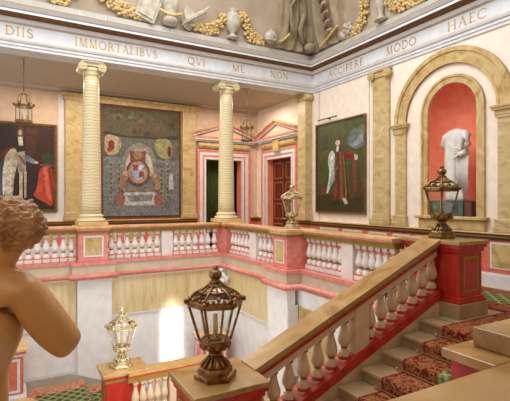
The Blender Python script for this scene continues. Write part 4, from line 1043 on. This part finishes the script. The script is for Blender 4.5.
bmesh.ops.rotate(m.bm, verts=m.bm.verts, cent=(0, 0, 0), matrix=Matrix.Rotation(1.25, 3, 'X') @ Matrix.Rotation(.3, 3, 'Y')); bmesh.ops.scale(m.bm, verts=m.bm.verts, vec=(1, 1, 1.5)); bmesh.ops.translate(m.bm, verts=m.bm.verts, vec=p+Vector((0, 0, .3))); m.build('drum', t)
m = MB('grisaille')
for k in range(5): m.tube([p+Vector((-.25+.02*k, -.2-.02*(k % 2), .0+.035*k)), p+Vector((.38+.02*k, -.22-.02*(k % 2), .44+.035*k))], .024, 8)
m.build('rods', t)
# helmet by the corner
p = cvA(6.28, 6.2, .1)
t = empty('helmet', p, 'grey round helmet relief at the left foot of the corner drapery', 'relief')
MB('grisaille').ball(p, .2, 3, 0, (1, .7, .95)).tube([p+Vector((-.2, -.05, -.08)), p+Vector((0, -.18, -.12)), p+Vector((.22, -.05, -.08))], .03, 8).tube([p+Vector((-.05, -.02, .2)), p+Vector((.0, -.12, .1)), p+Vector((.02, -.15, -.05))], .03, 8).build('helmet_bowl', t)
# drapery in the corner
t = empty('corner_drapery', (XB-.45, YA-.45, 5.98), 'heavy grey brown draped hanging filling the cove corner over the frieze', 'drapery')
def dr(side):
    m = MB('drape'); rows = []
    for k in range(26):
        z = 5.99+1.9*k/25; row = []
        for i in range(37):
            s = i/36
            wdt = 1.35-.5*(k/25) if side == 'A' else 1.7-.4*(k/25)
            dep = .05+.09*(.5+.5*math.sin(s*26+.8*math.sin(z*3)+1.5*s*math.sin(z*2)))*(1-.3*s)+.10*(1-s)*math.sin(min(1, k/8)*PI/2)
            dep *= min(1, (1-s)*8)
            if side == 'A': row.append(m.bm.verts.new(cvA(XB-cove_o(z)-.01-s*wdt, z, dep)))
            else: row.append(m.bm.verts.new(cvB(YA-cove_o(z)-.01-s*wdt, z, dep)))
        rows.append(row)
    for k in range(25):
        for i in range(36): m.face([rows[k][i], rows[k][i+1], rows[k+1][i+1], rows[k+1][i]], 0, True)
    return m.build('cloth', t)
dr('A'); dr('B')
m = MB('drape', 'gold'); p = Vector((XB-.46, YA-.46, 6.0))
m.ball(p+Vector((-.02, -.02, .08)), .17, 3, 0, (1, 1, .75)); m.lathe([(.05, .1), (.14, .3), (.2, .6), (.17, 1.0), (.1, 1.4), (.12, 1.8)], p+Vector((.06, .06, 0)), 16); m.build('tassel', t)
m = MB('gold')
for k in range(24):
    m.ball(cvA(6.35+.02*k, 6.12-.1*math.sin(k/23*PI)+.01*k, .18), .045, 1); m.ball(cvB(9.75-.035*k, 6.02+.012*k, .2), .045, 1)
m.build('leaf_fringe', t)
m = MB('drape')
for k in range(7): m.tube([cvB(9.45-.02*k, 6.15+.22*k, .2), cvB(9.28-.02*k, 6.3+.22*k, .24), cvB(9.15-.02*k, 6.3+.22*k, .2)], .045, 8)
m.tube([cvA(6.95, 6.35, .2), cvA(6.8, 6.6, .24), cvA(6.7, 7.0, .22), cvA(6.85, 7.4, .2)], .06, 8)
m.tube([cvA(7.3, 6.2, .2), cvA(7.1, 6.5, .26), cvA(7.15, 6.9, .24)], .07, 8)
m.build('cord', t)
# grapes and vase on the right cove
p = cvB(8.7, 6.08, .06)
m = MB('grisaille')
for dy_, dz_ in ((0, 0), (.12, .06), (-.1, .08), (.02, .15), (.16, -.05), (-.05, .2), (.1, .2), (.24, .02)): m.ball(p+Vector((-.03, dy_, dz_)), .08, 2)
o = m.build('grape_cluster', origin=p); tag(o, 'white grape cluster relief at the right foot of the corner drapery', 'relief')
p = cvB(7.55, 5.97, .1)
t = empty('vase', p, 'white ornamental vase relief on the right cove between two gilded garlands', 'vase')
MB('grisaille').lathe([(.17, 0), (.15, .05), (.07, .1), (.06, .2), (.1, .28), (.16, .42), (.18, .58), (.13, .7), (.17, .78)], p, 18).build('body', t)
m = MB('grisaille')
for i in range(8): m.ball(p+Vector((.1*math.cos(i), .12*math.sin(i), .84+.05*(i % 3))), .07, 1)
m.build('fruit', t)

# ------------------------------------------------------------------ marble boy in the left foreground
FX = Vector((.4894, .8721, 0)); RX = Vector((.8721, -.4894, 0)); UP = Vector((0, 0, 1))
BB = Vector((0, 0, 1.65))+FX*1.5+RX*(-.905)      # spot under the head, eye height
def bp(r, f_, z): return BB+RX*r+FX*f_+UP*z       # r right, f away, z from eye height
t = empty('statue', (BB.x-.03, BB.y+.05, .5), 'brown toned marble boy statue with curly hair seen from behind, at the left edge', 'statue')
V = [(bp(-.085, .02, -.72), .15), (bp(-.08, .02, -.575), .112), (bp(-.045, .01, -.46), .15), (bp(-.035, .0, -.36), .15), (bp(-.01, .0, -.275), .12), (bp(.005, .02, -.215), .07), (bp(.02, .03, -.13), .075), (bp(.025, .04, -.08), .09),
      (bp(.095, .02, -.325), .088), (bp(.165, .04, -.44), .076), (bp(.222, .06, -.515), .066), (bp(.25, .07, -.54), .05),
      (bp(-.15, .03, -.32), .085), (bp(-.23, .08, -.43), .066), (bp(-.25, .18, -.53), .055), (bp(-.19, .30, -.51), .045),
      (bp(-.03, .06, -.82), .09), (bp(-.03, .30, -.88), .072), (bp(-.03, .30, -1.11), .045), (bp(-.145, .03, -.82), .11), (bp(-.15, .05, -1.0), .075), (bp(-.15, .03, -1.11), .045),
      (bp(.03, .15, -.1), .02), (bp(-.03, .40, -1.12), .03), (bp(-.15, .13, -1.12), .03)]
Ed = [(0, 1), (1, 2), (2, 3), (3, 4), (4, 5), (5, 6), (6, 7), (4, 8), (8, 9), (9, 10), (10, 11), (4, 12), (12, 13), (13, 14), (14, 15), (0, 16), (16, 17), (17, 18), (0, 19), (19, 20), (20, 21), (7, 22), (18, 23), (21, 24)]
me = bpy.data.meshes.new('body'); me.from_pydata([v-Vector(t.location) for v, r in V], [], []); 
me = bpy.data.meshes.new('body'); me.from_pydata([v-Vector(t.location) for v, r in V], Ed, [])
ob = bpy.data.objects.new('body', me); COL.objects.link(ob); ob.parent = t
sk = ob.modifiers.new('Skin', 'SKIN'); sk.use_smooth_shade = True; sk.branch_smoothing = .6
for i, (v, r) in enumerate(V):
    d_ = me.skin_vertices[0].data[i]; d_.radius = (r, r); d_.use_root = (i == 0)
ob.modifiers.new('Sub', 'SUBSURF').levels = 2; ob.modifiers['Sub'].render_levels = 2
me.materials.append(M['boy'])
m = MB('hair'); c = bp(.035, .04, -.088)
g = bmesh.ops.create_icosphere(m.bm, subdivisions=6, radius=1)
for v in g['verts']:
    p = v.co.copy()
    dn = noise.turbulence(p*2.6, 3, False)*.10+abs(noise.noise(p*5.5))*.16+abs(noise.noise(p*11+Vector((3, 1, 2))))*.06
    r = .112*(.90+dn)
    low = p.z < -.45
    q = Vector((p.x*r*1.02, p.y*r*1.04, p.z*r*.94))
    v.co = q+c
for f_ in m.bm.faces: f_.smooth = True
m.build('hair', t)
# statue stands on a pedestal on the near gallery
tp = empty('statue_pedestal', (BB.x-.03, BB.y+.05, 0), 'stone pedestal under the boy statue at the left edge', 'pedestal')
bx, by = BB.x-.1, BB.y+.03
MB('stairstone').box(bx-.3, bx+.3, by-.3, by+.3, .44, .5).build('cap', tp, bevel=.01)
MB('stairstone').box(bx-.25, bx+.25, by-.25, by+.25, .1, .44).build('body', tp)
MB('stairstone').box(bx-.3, bx+.3, by-.3, by+.3, .001, .1).build('plinth', tp, bevel=.01)

# ------------------------------------------------------------------ camera, light
cam = bpy.data.cameras.new('camera'); co = bpy.data.objects.new('camera', cam); COL.objects.link(co)
co.location = (0, 0, 1.65); cam.lens = 431/510*36; cam.sensor_width = 36; cam.clip_start = .05
co.rotation_euler = FX.to_track_quat('-Z', 'Y').to_euler()
sc.camera = co

def light(kind, name, loc, power, col, tgt=None, size=None, size_y=None, spread=None, rad=None):
    l = bpy.data.lights.new(name, kind); l.energy = power; l.color = col
    if size: l.size = size
    if size_y: l.shape = 'RECTANGLE'; l.size_y = size_y
    if spread: l.spread = math.radians(spread)
    if rad is not None: l.shadow_soft_size = rad
    o = bpy.data.objects.new(name, l); COL.objects.link(o); o.location = loc
    if tgt: o.rotation_euler = (Vector(tgt)-Vector(loc)).to_track_quat('-Z', 'Y').to_euler()
    return o
WARM = (1, .78, .55); DAY = (.95, .97, 1)
light('AREA', 'skylight', (2.2, 6.4, 8.55), 560, (.98, .98, .98), (2.2, 6.4, 0), 7, 5)
light('AREA', 'gallery_fill', (2.5, 12.4, 4.85), 130, (1, .86, .7), (2.5, 12.4, 0), 5, 1.2)  # added area fill under the gallery ceiling, no fixture there
light('AREA', 'gallery_fill', (6.6, 12.3, 4.85), 60, (1, .88, .74), (6.6, 12.3, 0), 1.5, 1.2)  # second added fill, at the door end of the gallery
light('AREA', 'near_gallery_lamp', (-1.6, -1.2, 4.6), 40, WARM, (-1, 1, 1), 1.5, 1.5)
light('AREA', 'sun_patch_light', (3.5, 7.95, -1.2), 5, DAY, (3.52, 10.6, -1.75), .1, 1.4, 16)  # added lamp hung free in the well, throws the bright wall patch
light('AREA', 'lower_hall_fill', (2.4, 6.6, -.7), 34, DAY, (2.4, 10.6, -1.5), 2.4, 1.2)  # added soft fill that brightens the white lower walls
w = bpy.data.worlds.new('world'); sc.world = w; w.use_nodes = True
w.node_tree.nodes['Background'].inputs[0].default_value = (.97, .97, 1, 1); w.node_tree.nodes['Background'].inputs[1].default_value = 1.0
sc.view_settings.view_transform = 'Standard'; sc.view_settings.look = 'None'; sc.view_settings.gamma = 1; sc.view_settings.exposure = .24
